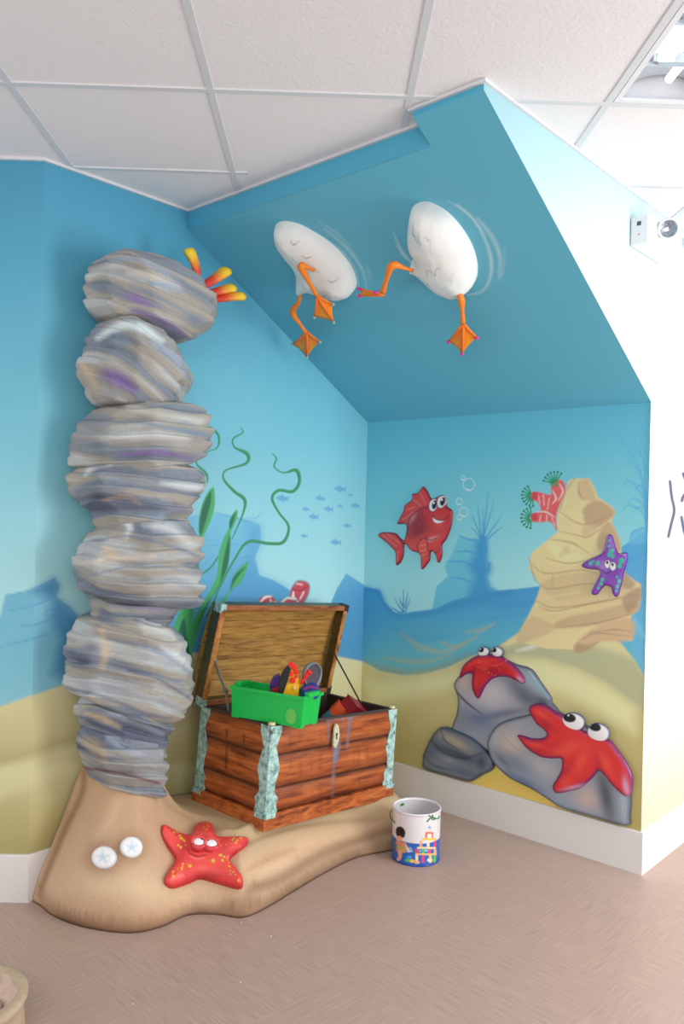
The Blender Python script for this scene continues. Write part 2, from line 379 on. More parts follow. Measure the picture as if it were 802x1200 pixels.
def paint_back(X, Y):
    p = Paint(X, Y, (.2, .5, .6), 2.0)
    p.grad([(470, (78, 160, 188)), (530, (90, 170, 192)), (600, (112, 184, 198)), (680, (146, 200, 208)), (740, (150, 200, 206))])
    # rear blue rock tower
    p.polygrad([(538.5, 627.5), (561, 634), (568, 630), (572, 640), (572, 657), (576, 667), (572, 677), (575, 687), (585, 693), (600, 700), (600, 720), (505, 722), (512, 687), (525, 675), (521, 664), (528.5, 652)], [(625, (98, 180, 200)), (700, (92, 172, 200))], 1)
    p.poly([(558, 633), (570, 632), (572, 657), (576, 667), (572, 677), (575, 688), (590, 700), (560, 712), (548, 700), (556, 676), (549, 664), (556, 650)], (52, 134, 190), 6, .9)
    for st in ([(538, 628), (550, 632), (562, 634)], [(535, 647), (548, 646), (560, 650)], [(524, 658), (542, 658), (556, 664)], [(528, 677), (545, 679), (560, 688)]):
        p.stroke(st, (1, 2.6, 2), (62, 146, 198), 1, .75)
    # tuft on the tower
    for a in ((566, 632, 573, 574), (566, 632, 579, 588), (567, 634, 588, 605), (565, 634, 560, 590), (566, 634, 553, 603), (567, 636, 590, 618), (565, 634, 552, 618), (567, 630, 566, 596), (572, 668, 577, 661), (572, 668, 573, 660)):
        x0, y0, x1, y1 = a; p.stroke([(x0, y0), ((x0+x1)/2+(x1-x0)*.12, (y0+y1)/2-4), (x1, y1)], (2.4, 1.6, .5), (60, 142, 192), .7, .75)
    p.disc(566, 640, 5.5, 13, 0, (58, 138, 192), .8, 2)
    # blue sea bed
    gr = [(380, 675), (425, 687), (445, 691), (451, 705), (462, 717), (472, 719), (490, 716), (510, 714), (530, 704), (556, 698), (585, 692), (608, 690), (640, 686), (727, 642), (744, 631), (775, 612), (800, 850), (380, 850)]
    p.polygrad(gr, [(640, (74, 156, 202)), (690, (58, 140, 190)), (720, (66, 150, 192)), (760, (84, 166, 188)), (800, (104, 170, 176)), (850, (110, 170, 170))], 1)
    p.stroke([(425, 689), (445, 694), (451, 707), (462, 720), (480, 722), (510, 717), (545, 705), (600, 694)], (4, 5, 4, 5, 5, 4), (46, 124, 180), 4, .6)
    p.stroke([(520, 716), (560, 706), (605, 708), (640, 702)], (2, 6, 8, 4), (52, 130, 186), 5, .5)
    p.stroke([(560, 726), (600, 722), (630, 716)], (1, 4, 2), (58, 136, 188), 3, .5)
    p.stroke([(455, 735), (490, 748), (530, 745)], (2, 6, 2), (60, 140, 190), 5, .4)
    for st in ([(470, 742), (490, 756), (510, 762)], [(486, 760), (520, 764), (545, 755)], [(515, 752), (535, 758), (560, 745)], [(545, 741), (565, 738), (580, 730)], [(450, 770), (490, 776), (530, 768)]):
        p.stroke(st, (.5, 4, .5), (168, 160, 122), 3, .6)
    p.stroke([(425, 773), (447, 783), (475, 789), (500, 787), (525, 779), (552, 767)], (1, 5, 7, 7, 5, 2), (134, 138, 112), 4, .7)
    for a in ((473, 717, 473, 691), (473, 717, 463, 702), (475, 717, 481, 701), (471, 718, 459, 711), (472, 710, 468, 700), (475, 712, 478, 694)):
        x0, y0, x1, y1 = a; p.stroke([(x0, y0), ((x0+x1)/2, (y0+y1)/2+1), (x1, y1)], (2, 1.6, .6), (52, 128, 176), .6, .85)
    # sand
    sd = [(380, 762), (425, 775), (445, 786), (475, 792), (500, 789.6), (525, 782), (550, 770), (585, 757), (610, 740), (630, 700), (700, 720), (743, 772), (757, 794), (800, 830), (800, 1200), (380, 1200)]
    p.polygrad(sd, [(700, (204, 190, 140)), (760, (196, 186, 140)), (820, (190, 176, 122)), (880, (176, 162, 102)), (970, (162, 146, 86))], 1.2)
    p.poly([(540, 782), (575, 768), (610, 752), (660, 745), (743, 772), (800, 860), (760, 840), (710, 801), (675, 784), (639, 773.5), (599, 769)], (156, 160, 128), 5, .75)
    p.poly([(430, 800), (520, 790), (599, 772), (639, 776), (675, 787), (710, 805), (745, 830), (745, 860), (660, 810), (560, 800), (430, 830)], (216, 206, 156), 8, .75)
    p.stroke([(606, 763), (628, 756), (646, 742)], (2, 5, 1), (226, 222, 200), 2.5, .8)
    # blue water at the right side of the rock pile
    p.polygrad([(733, 660), (775, 640), (790, 850), (757, 794), (743.5, 770), (740, 740)], [(640, (72, 152, 202)), (790, (96, 168, 200))], 1.5)
    p.stroke([(742, 720), (752, 742), (760, 748)], (1, 5, 1), (120, 186, 210), 3, .6)
    p.poly([(738, 636), (740, 624), (752, 618), (775, 612), (775, 632), (745, 638)], (92, 168, 208), 2, .8)
    p.stroke([(738, 634), (742, 624), (754, 618)], (1, 2.4, 1), (66, 148, 200), 1, .7)
    # tan rock pile
    pile = [(674, 560.6), (691, 560.6), (697.5, 572), (701, 582), (719, 595), (721, 601.5), (717, 611), (727, 633), (728, 642), (733.6, 672.5), (751.6, 685), (751, 701), (748, 715.5), (740, 721.5), (741, 751), (700, 746), (684, 762), (640, 760), (608, 752), (583, 759), (606, 746), (622, 718), (632, 711), (628, 704), (634, 686), (620, 665), (623, 648), (642, 633), (654, 623), (653, 606), (657, 589), (664, 570), (667, 563)]
    T0, T1, TD, TL = (206, 184, 134), (190, 160, 122), (156, 124, 98), (220, 202, 152)
    p.polygrad(pile, [(560, (198, 178, 134)), (640, (212, 190, 136)), (700, (204, 180, 132)), (750, (208, 190, 140))], .9)
    for q, c, a in (([(678, 566), (684, 562), (690, 562), (698, 584), (686, 586), (678, 580)], T1, .9), ([(684, 596), (700, 586), (719, 597), (718, 606), (700, 618), (686, 612)], (176, 142, 110), .9),
                    ([(686, 614), (702, 617), (690, 628), (682, 626)], T1, .7), ([(704, 622), (716, 612), (727, 634), (727, 645), (712, 650), (700, 640)], (178, 144, 112), .8),
                    ([(642, 638), (660, 660), (690, 660), (690, 652), (668, 648), (650, 636)], (218, 200, 148), .7), ([(648, 676), (690, 670), (733, 674), (740, 700), (700, 708), (656, 704), (634, 688)], (192, 166, 124), .8),
                    ([(655, 652), (668, 648), (664, 640)], T1, .6), ([(633, 708), (680, 700), (740, 692), (748, 712), (700, 722), (650, 735), (640, 728)], (202, 178, 130), .7),
                    ([(660, 725), (700, 716), (742, 706), (748, 716), (704, 732), (650, 736)], (178, 146, 112), .75), ([(730, 700), (750, 688), (750, 704), (738, 718), (732, 712)], (158, 128, 104), .8),
                    ([(703, 733), (740, 724), (741, 750), (703, 752), (686, 763), (674, 760), (680, 748)], (190, 158, 122), .9), ([(676, 754), (690, 756), (702, 752), (686, 764), (673, 763)], (158, 126, 98), .7),
                    ([(606, 746), (624, 722), (650, 736), (630, 748), (610, 754)], (186, 156, 122), .6), ([(700, 655), (730, 668), (745, 684), (735, 690), (712, 676)], (150, 124, 104), .6)):
        p.poly(q, c, 2.2, a, 3)
    for st in ([(657, 600), (675, 612), (690, 614), (716, 604)], [(654, 622), (680, 628), (690, 629), (715, 612)], [(640, 654), (665, 660), (690, 656), (712, 644)], [(622, 660), (640, 672), (680, 668), (700, 672)],
               [(634, 686), (648, 690), (690, 684), (720, 688)], [(648, 674), (648, 690)], [(628, 704), (650, 712), (700, 706), (748, 696)], [(632, 711), (652, 716), (690, 708), (730, 700)], [(650, 736), (700, 730), (745, 718)],
               [(620, 652), (626, 676), (634, 686)], [(678, 566), (680, 580), (686, 586)], [(645, 632), (670, 636), (690, 648)], [(682, 750), (700, 742), (738, 746)], [(690, 742), (720, 738), (740, 740)], [(674, 561), (664, 575), (656, 600)]):
        p.stroke(st, (.6, 2.2, .6), TD, 1, .6)
    for st in ([(665, 572), (662, 592)], [(650, 640), (670, 655)], [(628, 655), (634, 672)], [(640, 700), (680, 694)], [(636, 720), (680, 714)], [(668, 600), (684, 604)]):
        p.stroke(st, (1, 4, 1), TL, 2.5, .5)
    # red coral with green feelers beside the pile
    RC = (208, 84, 88); RW = (232, 190, 190)
    p.poly([(654, 562), (661, 565), (663, 576), (657, 590), (652, 606), (653, 622), (646, 612), (634, 612), (624, 611), (624, 602), (634, 598), (630, 588), (622, 586), (624, 577), (634, 577), (646, 580), (646, 570)], RC, 1, 1, 3)
    for st in ([(656, 567), (660, 576), (655, 586)], [(648, 575), (652, 584), (648, 590)], [(631, 580), (633, 590)], [(637, 580), (638, 592)], [(644, 584), (642, 597)], [(630, 600), (640, 600), (650, 606)], [(634, 604), (633, 611)], [(641, 604), (641, 611)], [(647, 607), (651, 616)]):
        p.stroke(st, (1, 2.2, 1), RW, .8, .85)
    for cx, cy, a0, a1, n, L_ in ((651, 567, 195, 300, 7, 14), (624, 581, 115, 275, 9, 12), (623, 607, 95, 265, 9, 12)):
        for k in range(n):
            a = R(a0+(a1-a0)*k/(n-1)); b_ = -1 if cy < 570 else 1
            x1, y1 = cx+math.cos(a)*L_, cy+math.sin(a)*L_*(1 if cy < 570 else -1)*1
            p.stroke([(cx+math.cos(a)*3, cy+math.sin(a)*3*(1 if cy < 570 else -1)), (x1, y1)], (1.8, 1.2), (26, 130, 84), .5); p.disc(x1, y1, 1.3, 1.3, 0, (20, 112, 76), 1, .5)
    p.disc(627, 581, 4, 5, 0, (190, 60, 74), .9, 1); p.disc(626, 606, 4, 4.5, 0, (190, 60, 74), .9, 1)
    p.disc(650, 567, 5, 4, 0, (30, 124, 80), .7, 1.5)
    # tall grass at the right edge
    for k, (x1, y1, bx) in enumerate(((744, 484, .05), (728, 500, .1), (722, 524, -.3), (740, 512, -.35), (733, 548, -.3), (742, 536, -.3), (730, 570, -.2), (748, 556, -.2), (752, 500, 0), (736, 590, -.25), (730, 598, -.3), (742, 600, -.1), (744, 575, -.2), (733, 560, 0), (757, 530, 0))):
        x0, y0 = 759, 622
        mx, my = (x0+x1)/2+6, (y0+y1)/2-abs(y0-y1)*.16-4
        hook = [(x1, y1)] if bx >= 0 else [(x1+8, y1-6), (x1, y1)]
        p.stroke([(x0, y0), (mx+4, my)]+hook, (2.8, 1.8, 1.8, .6), (76, 158, 202), .8, .75)
    # bubbles
    for x, y, r in ((549.8, 567.7, 6.8), (538.5, 587.5, 3.6), (543.6, 600, 5), (538.7, 606, 3), (543, 560, 2.2)):
        t = np.linspace(0, 2*math.pi, 14); p.stroke([(x+r*math.cos(a), y+r*math.sin(a)*1.05) for a in t], .9, (206, 226, 228), .6, .75, 2)
        p.stroke([(x-r*.5, y+r*.8), (x+r*.3, y+r)], 1.2, (228, 236, 236), .6, .8)
    # yellow mound between the cut-out rocks
    p.poly([(540, 925), (556, 914), (570, 903), (583, 893), (600, 902), (640, 925), (672, 952), (660, 990), (540, 960)], (220, 178, 84), 1.5, 1, 3)
    p.stroke([(560, 914), (580, 902), (600, 912)], (2, 5, 2), (234, 200, 110), 4, .6)
    # soft, slightly darker blue behind the fish and purple starfish
    for x, y, rx, ry in ((492, 622, 46, 48), (712, 664, 28, 36)): p.blob(x, y, rx, ry, 0, (60, 140, 168), .12)
    return p.c*np.array([.97, 1.03, 1.0])

def paint_right(X, Y):
    p = Paint(X, Y, (.8, .8, .8), 1.)
    p.c[:] = S(214, 233, 238)
    p.grad([(90, (150, 206, 218)), (200, (176, 218, 226)), (300, (204, 229, 233)), (420, (222, 232, 232)), (760, (226, 230, 226)), (860, (226, 220, 200)), (1000, (206, 196, 160))])  # bleached colour paints in the glare and bloom on this wall
    C = (150, 140, 190)
    for st, c in (([(785.5, 564), (787.5, 582), (790.5, 598), (787, 614), (783.6, 629)], (146, 138, 184)), ([(801, 555), (806, 568), (815, 580)], (120, 112, 170)), ([(806, 575), (801, 582), (799.5, 587)], (158, 128, 176)),
                  ([(799, 606), (802, 622), (806, 638), (804, 648)], (110, 140, 200))):
        p.stroke(st, 3.8, tuple(t*.55 for t in c), .6)
    return p.c

def paint_slope(X, Y):
    p = Paint(X, Y, (.2, .5, .6), EK)
    p.c[:] = S(92, 180, 206, 1.1)
    def arcs(L):
        for st, w, a in L: p.stroke(st, (1, w, .5), (214, 232, 240), w*.55, a)
    arcs([([(386, 284), (402, 296), (416, 318), (421, 338)], 3, .35), ([(380, 268), (404, 288), (424, 314), (430, 338)], 3, .4), ([(374, 260), (398, 276), (420, 302)], 3, .2), ([(430, 310), (433, 322), (434, 334)], 4, .15)])
    arcs([([(536, 240), (556, 258), (570, 284), (576, 306), (574, 328), (564, 342), (548, 346)], 3.4, .5), ([(560, 256), (576, 276), (586, 300), (585, 324)], 4.6, .45), ([(526, 236), (548, 250), (570, 276)], 3, .25), ([(461, 272), (470, 292), (482, 308)], 2.6, .35), ([(466, 288), (474, 300), (482, 306)], 3, .4), ([(592, 290), (590, 316), (584, 330)], 3, .2)])
    return p.c

const = lambda c: (lambda u: c)
XL = 3.2
wallgrid('wall_far_left', P1, np.array([-1., 0, 0]), 0, 2.2, const(0), const(H), paint_left, .008)
wallgrid('wall_left', P1, dl, 0, T3, const(0), const(H), paint_left, .0033)
wallgrid('wall_back', P3, db, 0, LB, const(0), const(ZT), paint_back, .0030)
wallgrid('wall_right', P4, dl, T6-T3, 1.9, lambda u: 0 if u >= 0 else ZT-u*SLO, const(H), paint_right, .006)
# sloping stair underside with its two short upright bands
def slope_surface():
    ns, nt = 420, 400
    s = np.linspace(0, LB, ns); t = np.linspace(T6, T3, nt)
    P = (P1[None, None]+dl[None, None]*t[None, :, None]+db[None, None]*s[:, None, None]); P[:, :, 2] = zsl(t)[None, :]
    P = P.reshape(-1, 3); X, Y = projN(P); c = desat(paint_slope(X, Y), .06)
    fs = []
    SS, TT = s, t
    for i in range(ns-1):
        for j in range(nt-1):
            if TT[j+1] <= T2+1e-3 and SS[i] < X5-1e-3: continue
            a = i*nt+j; fs.append((a, a+1, a+nt+1, a+nt))
    V0 = list(P); cc = list(c); blue = S(78, 166, 196, EK*.95)
    def quad(pts):
        b = len(V0); V0.extend(pts); cc.extend([blue]*4); fs.append((b, b+1, b+2, b+3))
    q = lambda s_, t_, z: np.array([*(P1+dl*t_+db*s_)[:2], z])
    quad([q(0, T2, zsl(T2)-.002), q(X5, T2, zsl(T2)-.002), q(X5, T2, H), q(0, T2, H)])
    quad([q(X5, T6, zsl(T6)), q(LB, T6, zsl(T6)), q(LB, T6, H), q(X5, T6, H)])
    b = len(V0); V0.extend([q(X5, T6, zsl(T6)), q(X5, T2, zsl(T2)), q(X5, T2, H), q(X5, T6, H)]); cc.extend([blue]*4); fs.append((b, b+1, b+2, b+3))
    return struct(mk('wall_slope', V0, fs, M_wall, None, False, np.array(cc)))
slope_surface()

# floor and ceiling
bm = bmesh.new(); bmbox(bm, (-3.27, -2.5, -.06), (3.6, 5.2, 0)); struct(frombm('floor', bm, M_floor))
GX, GY, TL_ = -.98815, 2.50078, .61
TX0, TX1, TY0, TY1 = GX+3*TL_+.014, GX+4*TL_-.014, GY-2*TL_+.014, GY-.014
bm = bmesh.new()
x0, x1, y0, y1 = -3.27, 3.6, -2.5, 5.2
for a, b in (((x0, y0), (TX0, y1)), ((TX1, y0), (x1, y1)), ((TX0, y0), (TX1, TY0)), ((TX0, TY1), (TX1, y1))):
    bmbox(bm, (a[0], a[1], H), (b[0], b[1], H+.03))
struct(frombm('ceiling', bm, M_ceil))
bm = bmesh.new()
def clipdist(x, y):  # inside the open room?
    p = np.array([x, y, 0])
    return ((p-P1) @ nl) > -.01
for i in range(-3, 8):
    x = GX+i*TL_
    ye = 3.03 if x < P1[0] else None
    if ye is None:
        # run up to the left wall, the upright band or the right wall
        cand = []
        for t in np.arange(0, 5, .005):
            p = np.array([x, t, 0]); q = p-P1; u = q @ dl; w = q @ db
            if w < 0.0 or (u > T2 and w < X5) or (u > T6 and w >= X5 and w < LB): break
        ye = t if x < (P1+dl*T6+db*LB)[0] else max(t, 5.0)
        if x >= (P1+dl*T6+db*LB)[0]:
            for t in np.arange(0, 5, .005):
                q = np.array([x, t, 0])-P1
                if q @ dl > T6 and q @ db < LB: break
            ye = t
    bmbox(bm, (x-.012, y0, H-.004), (x+.012, ye, H+.002), .0015)
for j in range(-8, 5):
    y = GY+j*TL_
    def blocked(x):
        q = np.array([x, y, 0])-P1; u = q @ dl; w = q @ db
        if y > P1[1] and x < P1[0]: return True
        return w < 0 or (u > T2 and w < X5) or (u > T6 and w < LB)
    xs = np.arange(x0, x1, .005); seg = None
    for x in list(xs)+[None]:
        bl = True if x is None else blocked(x)
        if x is not None and y <= P1[1] and x < P1[0]: bl = False
        if not bl and seg is None: seg = x
        if bl and seg is not None:
            xe = x if x is not None else x1
            if xe-seg > .03: bmbox(bm, (seg, y-.012, H-.0045), (xe, y+.012, H+.002), .0015)
            seg = None
struct(frombm('trim_1', bm, M_grid))

def offset_chain(P, d):     # offset a plan polyline towards the room (right side of travel)
    out = []
    P = [np.array(p[:2], float) for p in P]
    nrm = []
    for a, b in zip(P[:-1], P[1:]):
        t = (b-a)/np.linalg.norm(b-a); nrm.append(np.array([t[1], -t[0]]))
    for i in range(len(P)):
        if i == 0: out.append(P[0]+nrm[0]*d)
        elif i == len(P)-1: out.append(P[-1]+nrm[-1]*d)
        else:
            m = nrm[i-1]+nrm[i]; m /= np.linalg.norm(m); out.append(P[i]+m*d/max(.2, m @ nrm[i]))
    return P, out
def strip(name, P, d, z0, z1, mat, bev=0.003):
    A, B = offset_chain(P, d)
    obs = []
    names = name if isinstance(name, list) else None
    bm = bmesh.new()
    for i in range(len(A)-1):
        if names: bm = bmesh.new()
        pts = [A[i], A[i+1], B[i+1], B[i]]
        lo = [bm.verts.new((p[0], p[1], z0)) for p in pts]
        hi = [bm.verts.new((p[0], p[1], z1)) for p in pts]
        if bev:
            for k in (2, 3):
                q = np.array(pts[k]); r2 = A[i+1] if k == 2 else A[i]; dd = (r2-q)/np.linalg.norm(r2-q)*bev
                hi[k].co = (q[0]+dd[0], q[1]+dd[1], z1)
            md = [bm.verts.new((pts[k][0], pts[k][1], z1-bev)) for k in (2, 3)]
            bm.faces.new([lo[3], lo[2], md[0], md[1]]); bm.faces.new([md[1], md[0], hi[2], hi[3]])
            bm.faces.new([lo[1], hi[1], hi[2], md[0], lo[2]]); bm.faces.new([lo[0], lo[3], md[1], hi[3], hi[0]])
        else:
            bm.faces.new([lo[3], lo[2], hi[2], hi[3]]); bm.faces.new([lo[1], hi[1], hi[2], lo[2]]); bm.faces.new([lo[0], lo[3], hi[3], hi[0]])
        bm.faces.new(hi); bm.faces.new(lo[::-1]); bm.faces.new([lo[0], hi[0], hi[1], lo[1]])
        if names: obs.append(struct(frombm(names[i], bm, mat)))
    if not names: obs.append(struct(frombm(name, bm, mat)))
    return obs
PA = P1+np.array([-2.2, 0, 0]); PE = P4+dl*1.9
strip(['baseboard_far_left', 'baseboard_left', 'baseboard_back', 'baseboard_right'], [PA, P1, P3, P4, PE], .012, 0, .175, M_white)
C2 = P1+dl*T2; C5 = C2+db*X5; C5b = P1+dl*T6+db*X5; C6 = P1+dl*T6+db*LB
strip('trim_2', [PA, P1, C2, C5, C5b, C6, PE], .012, H-.012, H-.0005, M_grid, 0)

# ------------------------------------------------------------ relief cut-outs
def relief(name, outline, mapf, hmax, paint, mat, parent=None, edge=6., step=1.2, smooth=4, skirt=.004, hfun=None, base=0.):
    """outline in photo pixels; mapf(px,py)->(point, normal) on the carrying surface; a puffed solid body"""
    P = cr(outline, smooth, True) if smooth else np.array(outline, float)
    # thin the outline
    Q = [P[0]]
    for q in P[1:]:
        if np.hypot(*(q-Q[-1])) > step*.8: Q.append(q)
    if np.hypot(*(Q[0]-Q[-1])) < step*.5: Q.pop()
    P = np.array(Q); n = len(P)
    gx, gy = np.meshgrid(np.arange(P[:, 0].min(), P[:, 0].max(), step), np.arange(P[:, 1].min(), P[:, 1].max(), step*.866))
    gx = gx+np.where((np.arange(gx.shape[0]) % 2)[:, None] == 1, step/2, 0)
    gx, gy = gx.ravel(), gy.ravel(); d = sdpoly(gx, gy, P); k = d > step*.55
    pts = [Vector((a, b)) for a, b in P]+[Vector((a, b)) for a, b in zip(gx[k], gy[k])]
    vo, _, fo, ov, _, _ = delaunay_2d_cdt(pts, [], [list(range(n))], 1, 1e-5)
    A = np.array([(v.x, v.y) for v in vo]); D = np.maximum(sdpoly(A[:, 0], A[:, 1], P), 0)
    D[[i for i, o_ in enumerate(ov) if any(t < n for t in o_)]] = 0
    t = np.clip(D/edge, 0, 1); h = base+hmax*np.sqrt(1-(1-t)**2)
    if hfun is not None: h = hfun(A[:, 0], A[:, 1], D, h)
    top = []; bot = []
    for (x, y), hh in zip(A, h):
        p, nn = mapf(x, y); top.append(p+nn*hh); bot.append(p-nn*skirt)
    pc = paint(A[:, 0], A[:, 1]) if paint else np.tile((.8, .8, .8), (len(A), 1))
    N = len(A); fs = []
    for f in fo:
        a, b, c = [A[i] for i in f[:3]]
        fs.append(tuple(f))
    bnd = {}
    for f in fo:
        for i in range(len(f)):
            e = (f[i], f[(i+1) % len(f)]); bnd[e] = 1
    be = [e for e in bnd if (e[1], e[0]) not in bnd]
    idx = {}; verts = list(top); cols = list(pc)
    for a, b in be:
        for q in (a, b):
            if q not in idx: idx[q] = len(verts); verts.append(bot[q]); cols.append(pc[q])
    for a, b in be: fs.append((b, a, idx[a], idx[b]))
    # closed back
    nxt = {a: b for a, b in be}; st = be[0][0]; loop = [st]
    while nxt.get(loop[-1], st) != st and len(loop) < 5000: loop.append(nxt[loop[-1]])
    fs.append(tuple(idx[q] for q in loop[::-1]))
    o = mk(name, verts, fs, mat, parent, True, np.array(cols))
    b2 = bmesh.new(); b2.from_mesh(o.data); bmesh.ops.recalc_face_normals(b2, faces=b2.faces); b2.to_mesh(o.data); b2.free()
    return o
def planemap(p0, n, off=0.):
    p0 = np.array(p0)+n*off
    return lambda x, y: (onplane(x, y, p0, n), n)
BW = planemap(P3, nb, .002)
def at_wall(px, py, off=0): return onplane(px, py, P3+nb*off, nb)
KR = EK

def ellipse(cx, cy, rx, ry, rot=0, n=18):
    t = np.linspace(0, 2*math.pi, n, endpoint=False); ca, sa = math.cos(R(rot)), math.sin(R(rot))
    return [(cx+rx*math.cos(a)*ca-ry*math.sin(a)*sa, cy+rx*math.cos(a)*sa+ry*math.sin(a)*ca) for a in t]

def anchor(px, py, m=BW):
    p, n = m(px, py); return p
def flatmap(m, off):
    def g(x, y):
        # carry the point out along the normal but keep it under the same traced outline
        return None
    return g
def outmap(p0, n, off): return planemap(p0, n, off)

# ---- red fish
fish_out = [(495.8, 570), (501.5, 576), (505.5, 584), (511, 583), (518.5, 580), (523.3, 584), (524.5, 593.6), (530.6, 599), (529.8, 614.7), (524, 631), (518.5, 639), (519, 648.7), (516, 658.5), (512.8, 658.5), (511, 651), (507, 646), (504.7, 648.7), (503.9, 656.8), (496.6, 666.5), (494, 665), (492.5, 650), (482, 645), (474.7, 637), (473.5, 650), (470, 659), (465, 662.5), (464, 657), (463.4, 647), (454.4, 637), (444, 628.4), (445.5, 624.7), (452.8, 623.6), (464, 625), (470, 631), (474, 632.5), (477, 620), (475, 614), (465.8, 614), (468, 608), (473, 598.5), (474.7, 592), (482.8, 585.5), (483.6, 579), (490, 577.4)]
def fish_paint(X, Y):
    p = Paint(X, Y, S(214, 60, 62, KR), KR)
    p.polygrad([(476, 630), (480, 610), (492, 597), (506, 592), (520, 590), (530, 598), (530, 615), (522, 634), (508, 645), (490, 649), (478, 642)], [(590, (206, 48, 54)), (610, (196, 40, 50)), (645, (222, 70, 70))], 1.5, 3)
    p.blob(486, 612, 9, 13, 35, (120, 24, 44), .8); p.blob(493, 622, 12, 6, -30, (118, 20, 40), .8); p.blob(484, 608, 3.5, 9, 35, (214, 120, 130), .8)
    p.blob(516, 612, 9, 9, 0, (232, 78, 70), .6); p.blob(507, 632, 8, 2.5, -20, (238, 160, 160), .8)
    p.stroke([(478, 628), (482, 607), (494, 597), (506, 594)], 1.6, (110, 20, 44), .9, .9)
    for st in ([(474, 609), (486, 600)], [(478, 598), (488, 594)], [(486, 586), (494, 592)], [(494, 578), (500, 590)], [(450, 627), (466, 640)], [(454, 625), (470, 636)], [(468, 646), (467, 658)]): p.stroke(st, (1, 2, .8), (236, 130, 120), 1, .75)
    for st in ([(492, 600), (493, 608), (498, 615)], [(496, 599), (497, 607), (501, 612)]): p.stroke(st, 1.3, (120, 20, 44), .7, .8)
    p.poly([(491, 636), (497, 631), (502, 632), (503, 645), (503.5, 655), (496.6, 665), (494.5, 655), (492, 646)], (224, 74, 66), 1, 1, 3)
    for st in ([(494, 640), (500, 638)], [(494, 646), (501, 644)], [(495, 652), (501, 650)]): p.stroke(st, 1.2, (240, 140, 120), .7, .8)
    p.stroke([(492, 650), (491, 638), (497, 631), (502, 633), (503, 645)], 1.2, (104, 18, 44), .7, .9)
    p.stroke([(520, 640), (512, 648), (500, 652)], 1.2, (104, 18, 44), .7, .7)
    p.stroke([(474, 632), (471, 634), (478, 640)], 1.6, (104, 18, 44), .8, .8)
    p.edge(fish_out, (84, 18, 52), 1.5, .95, 4)
    for x, y, rx, ry, r in ((509.3, 592, 4.6, 7.2, 12), (518.8, 588.3, 4.6, 7, 12)):
        p.disc(x, y, rx+1.3, ry+1.3, r, (150, 30, 60)); p.disc(x, y, rx, ry, r, (236, 232, 240))
        p.disc(x+1.4, y-.5, rx*.62, ry*.74, r, (14, 22, 52)); p.disc(x+.6, y-2.6, 1.1, 1.5, 0, (240, 240, 250), 1, .4)
    p.poly([(509.5, 606), (514, 609.5), (522, 610), (518, 612.6), (513, 613), (509.5, 610)], (238, 234, 240), .6, 1, 2)
    p.stroke([(508, 604), (513, 608.5), (521, 609.5), (527, 605)], 1.3, (110, 16, 40), .6)
    p.stroke([(500, 628), (505, 633), (513, 631)], 1.3, (110, 16, 40), .6, .8)
    return p.c
t = relief('red_fish', fish_out, BW, .010, fish_paint, M_relief, None, 4., .7)
tag(t, 'smiling red cartoon fish cut-out mounted on the blue back wall beside the bubbles', 'fish figure')

# ---- purple starfish
ps_out = [(714.5, 626), (718, 628), (720, 635), (725, 648), (733.6, 647), (736, 651), (735, 660), (731.5, 671.5), (729, 684), (725, 698), (721, 699), (718, 694), (716.6, 688.5), (710, 686), (704, 692), (699.7, 697), (694, 696), (695.5, 688.5), (700, 680), (704, 671.5), (702, 668), (692, 667), (683.8, 665), (682.7, 661), (691, 655.5), (706, 648), (710, 635.5), (712, 629)]
def ps_paint(X, Y):
    p = Paint(X, Y, S(126, 66, 176, KR), KR)
    for x, y in ((716, 640), (726, 655), (718, 684), (701, 685), (695, 660)): p.blob(x, y, 7, 7, 0, (150, 84, 190), .5)
    p.blob(708, 664, 6, 8, 0, (170, 130, 206), .7)
    for st in ([(714, 628), (709, 645), (690, 657)], [(727, 649), (734, 650)], [(696, 690), (704, 674)], [(717, 690), (719, 697)]): p.stroke(st, 1.2, (206, 160, 224), .7, .9)
    for x, y, r in ((718, 646, 2.6), (716, 650, 2.4), (720, 652, 2), (730, 657, 3), (728, 663, 2.6), (727, 681, 2), (725, 687, 2), (725, 676, 1.6), (724, 692, 1.4), (708, 679, 2.2), (706, 684, 2), (703, 689, 1.5), (702, 660, 2.4), (694, 660, 2.2), (697, 657, 1.2), (715.5, 634, 1.2), (716, 640, 1.6)):
        p.disc(x, y, r, r*1.2, 20, (52, 190, 150), .95, .5)
    p.edge(ps_out, (66, 30, 110), 1.3, .8, 4)
    for x, y, r in ((713.8, 661, 3.6), (720, 663.5, 3.8)):
        p.disc(x, y, r*.95+.7, r*1.3+.7, 0, (30, 20, 50)); p.disc(x, y, r*.95, r*1.3, 0, (232, 228, 240)); p.disc(x-.4, y-2, 1.5, 1.9, 0, (16, 16, 40))
    p.stroke([(708, 668), (712, 672), (717, 670)], 1.1, (40, 16, 60), .5)
    return p.c
tag(relief('purple_starfish', ps_out, BW, .012, ps_paint, M_relief, None, 4., .7), 'small purple starfish cut-out with green spots on the painted tan rock pile', 'starfish figure')

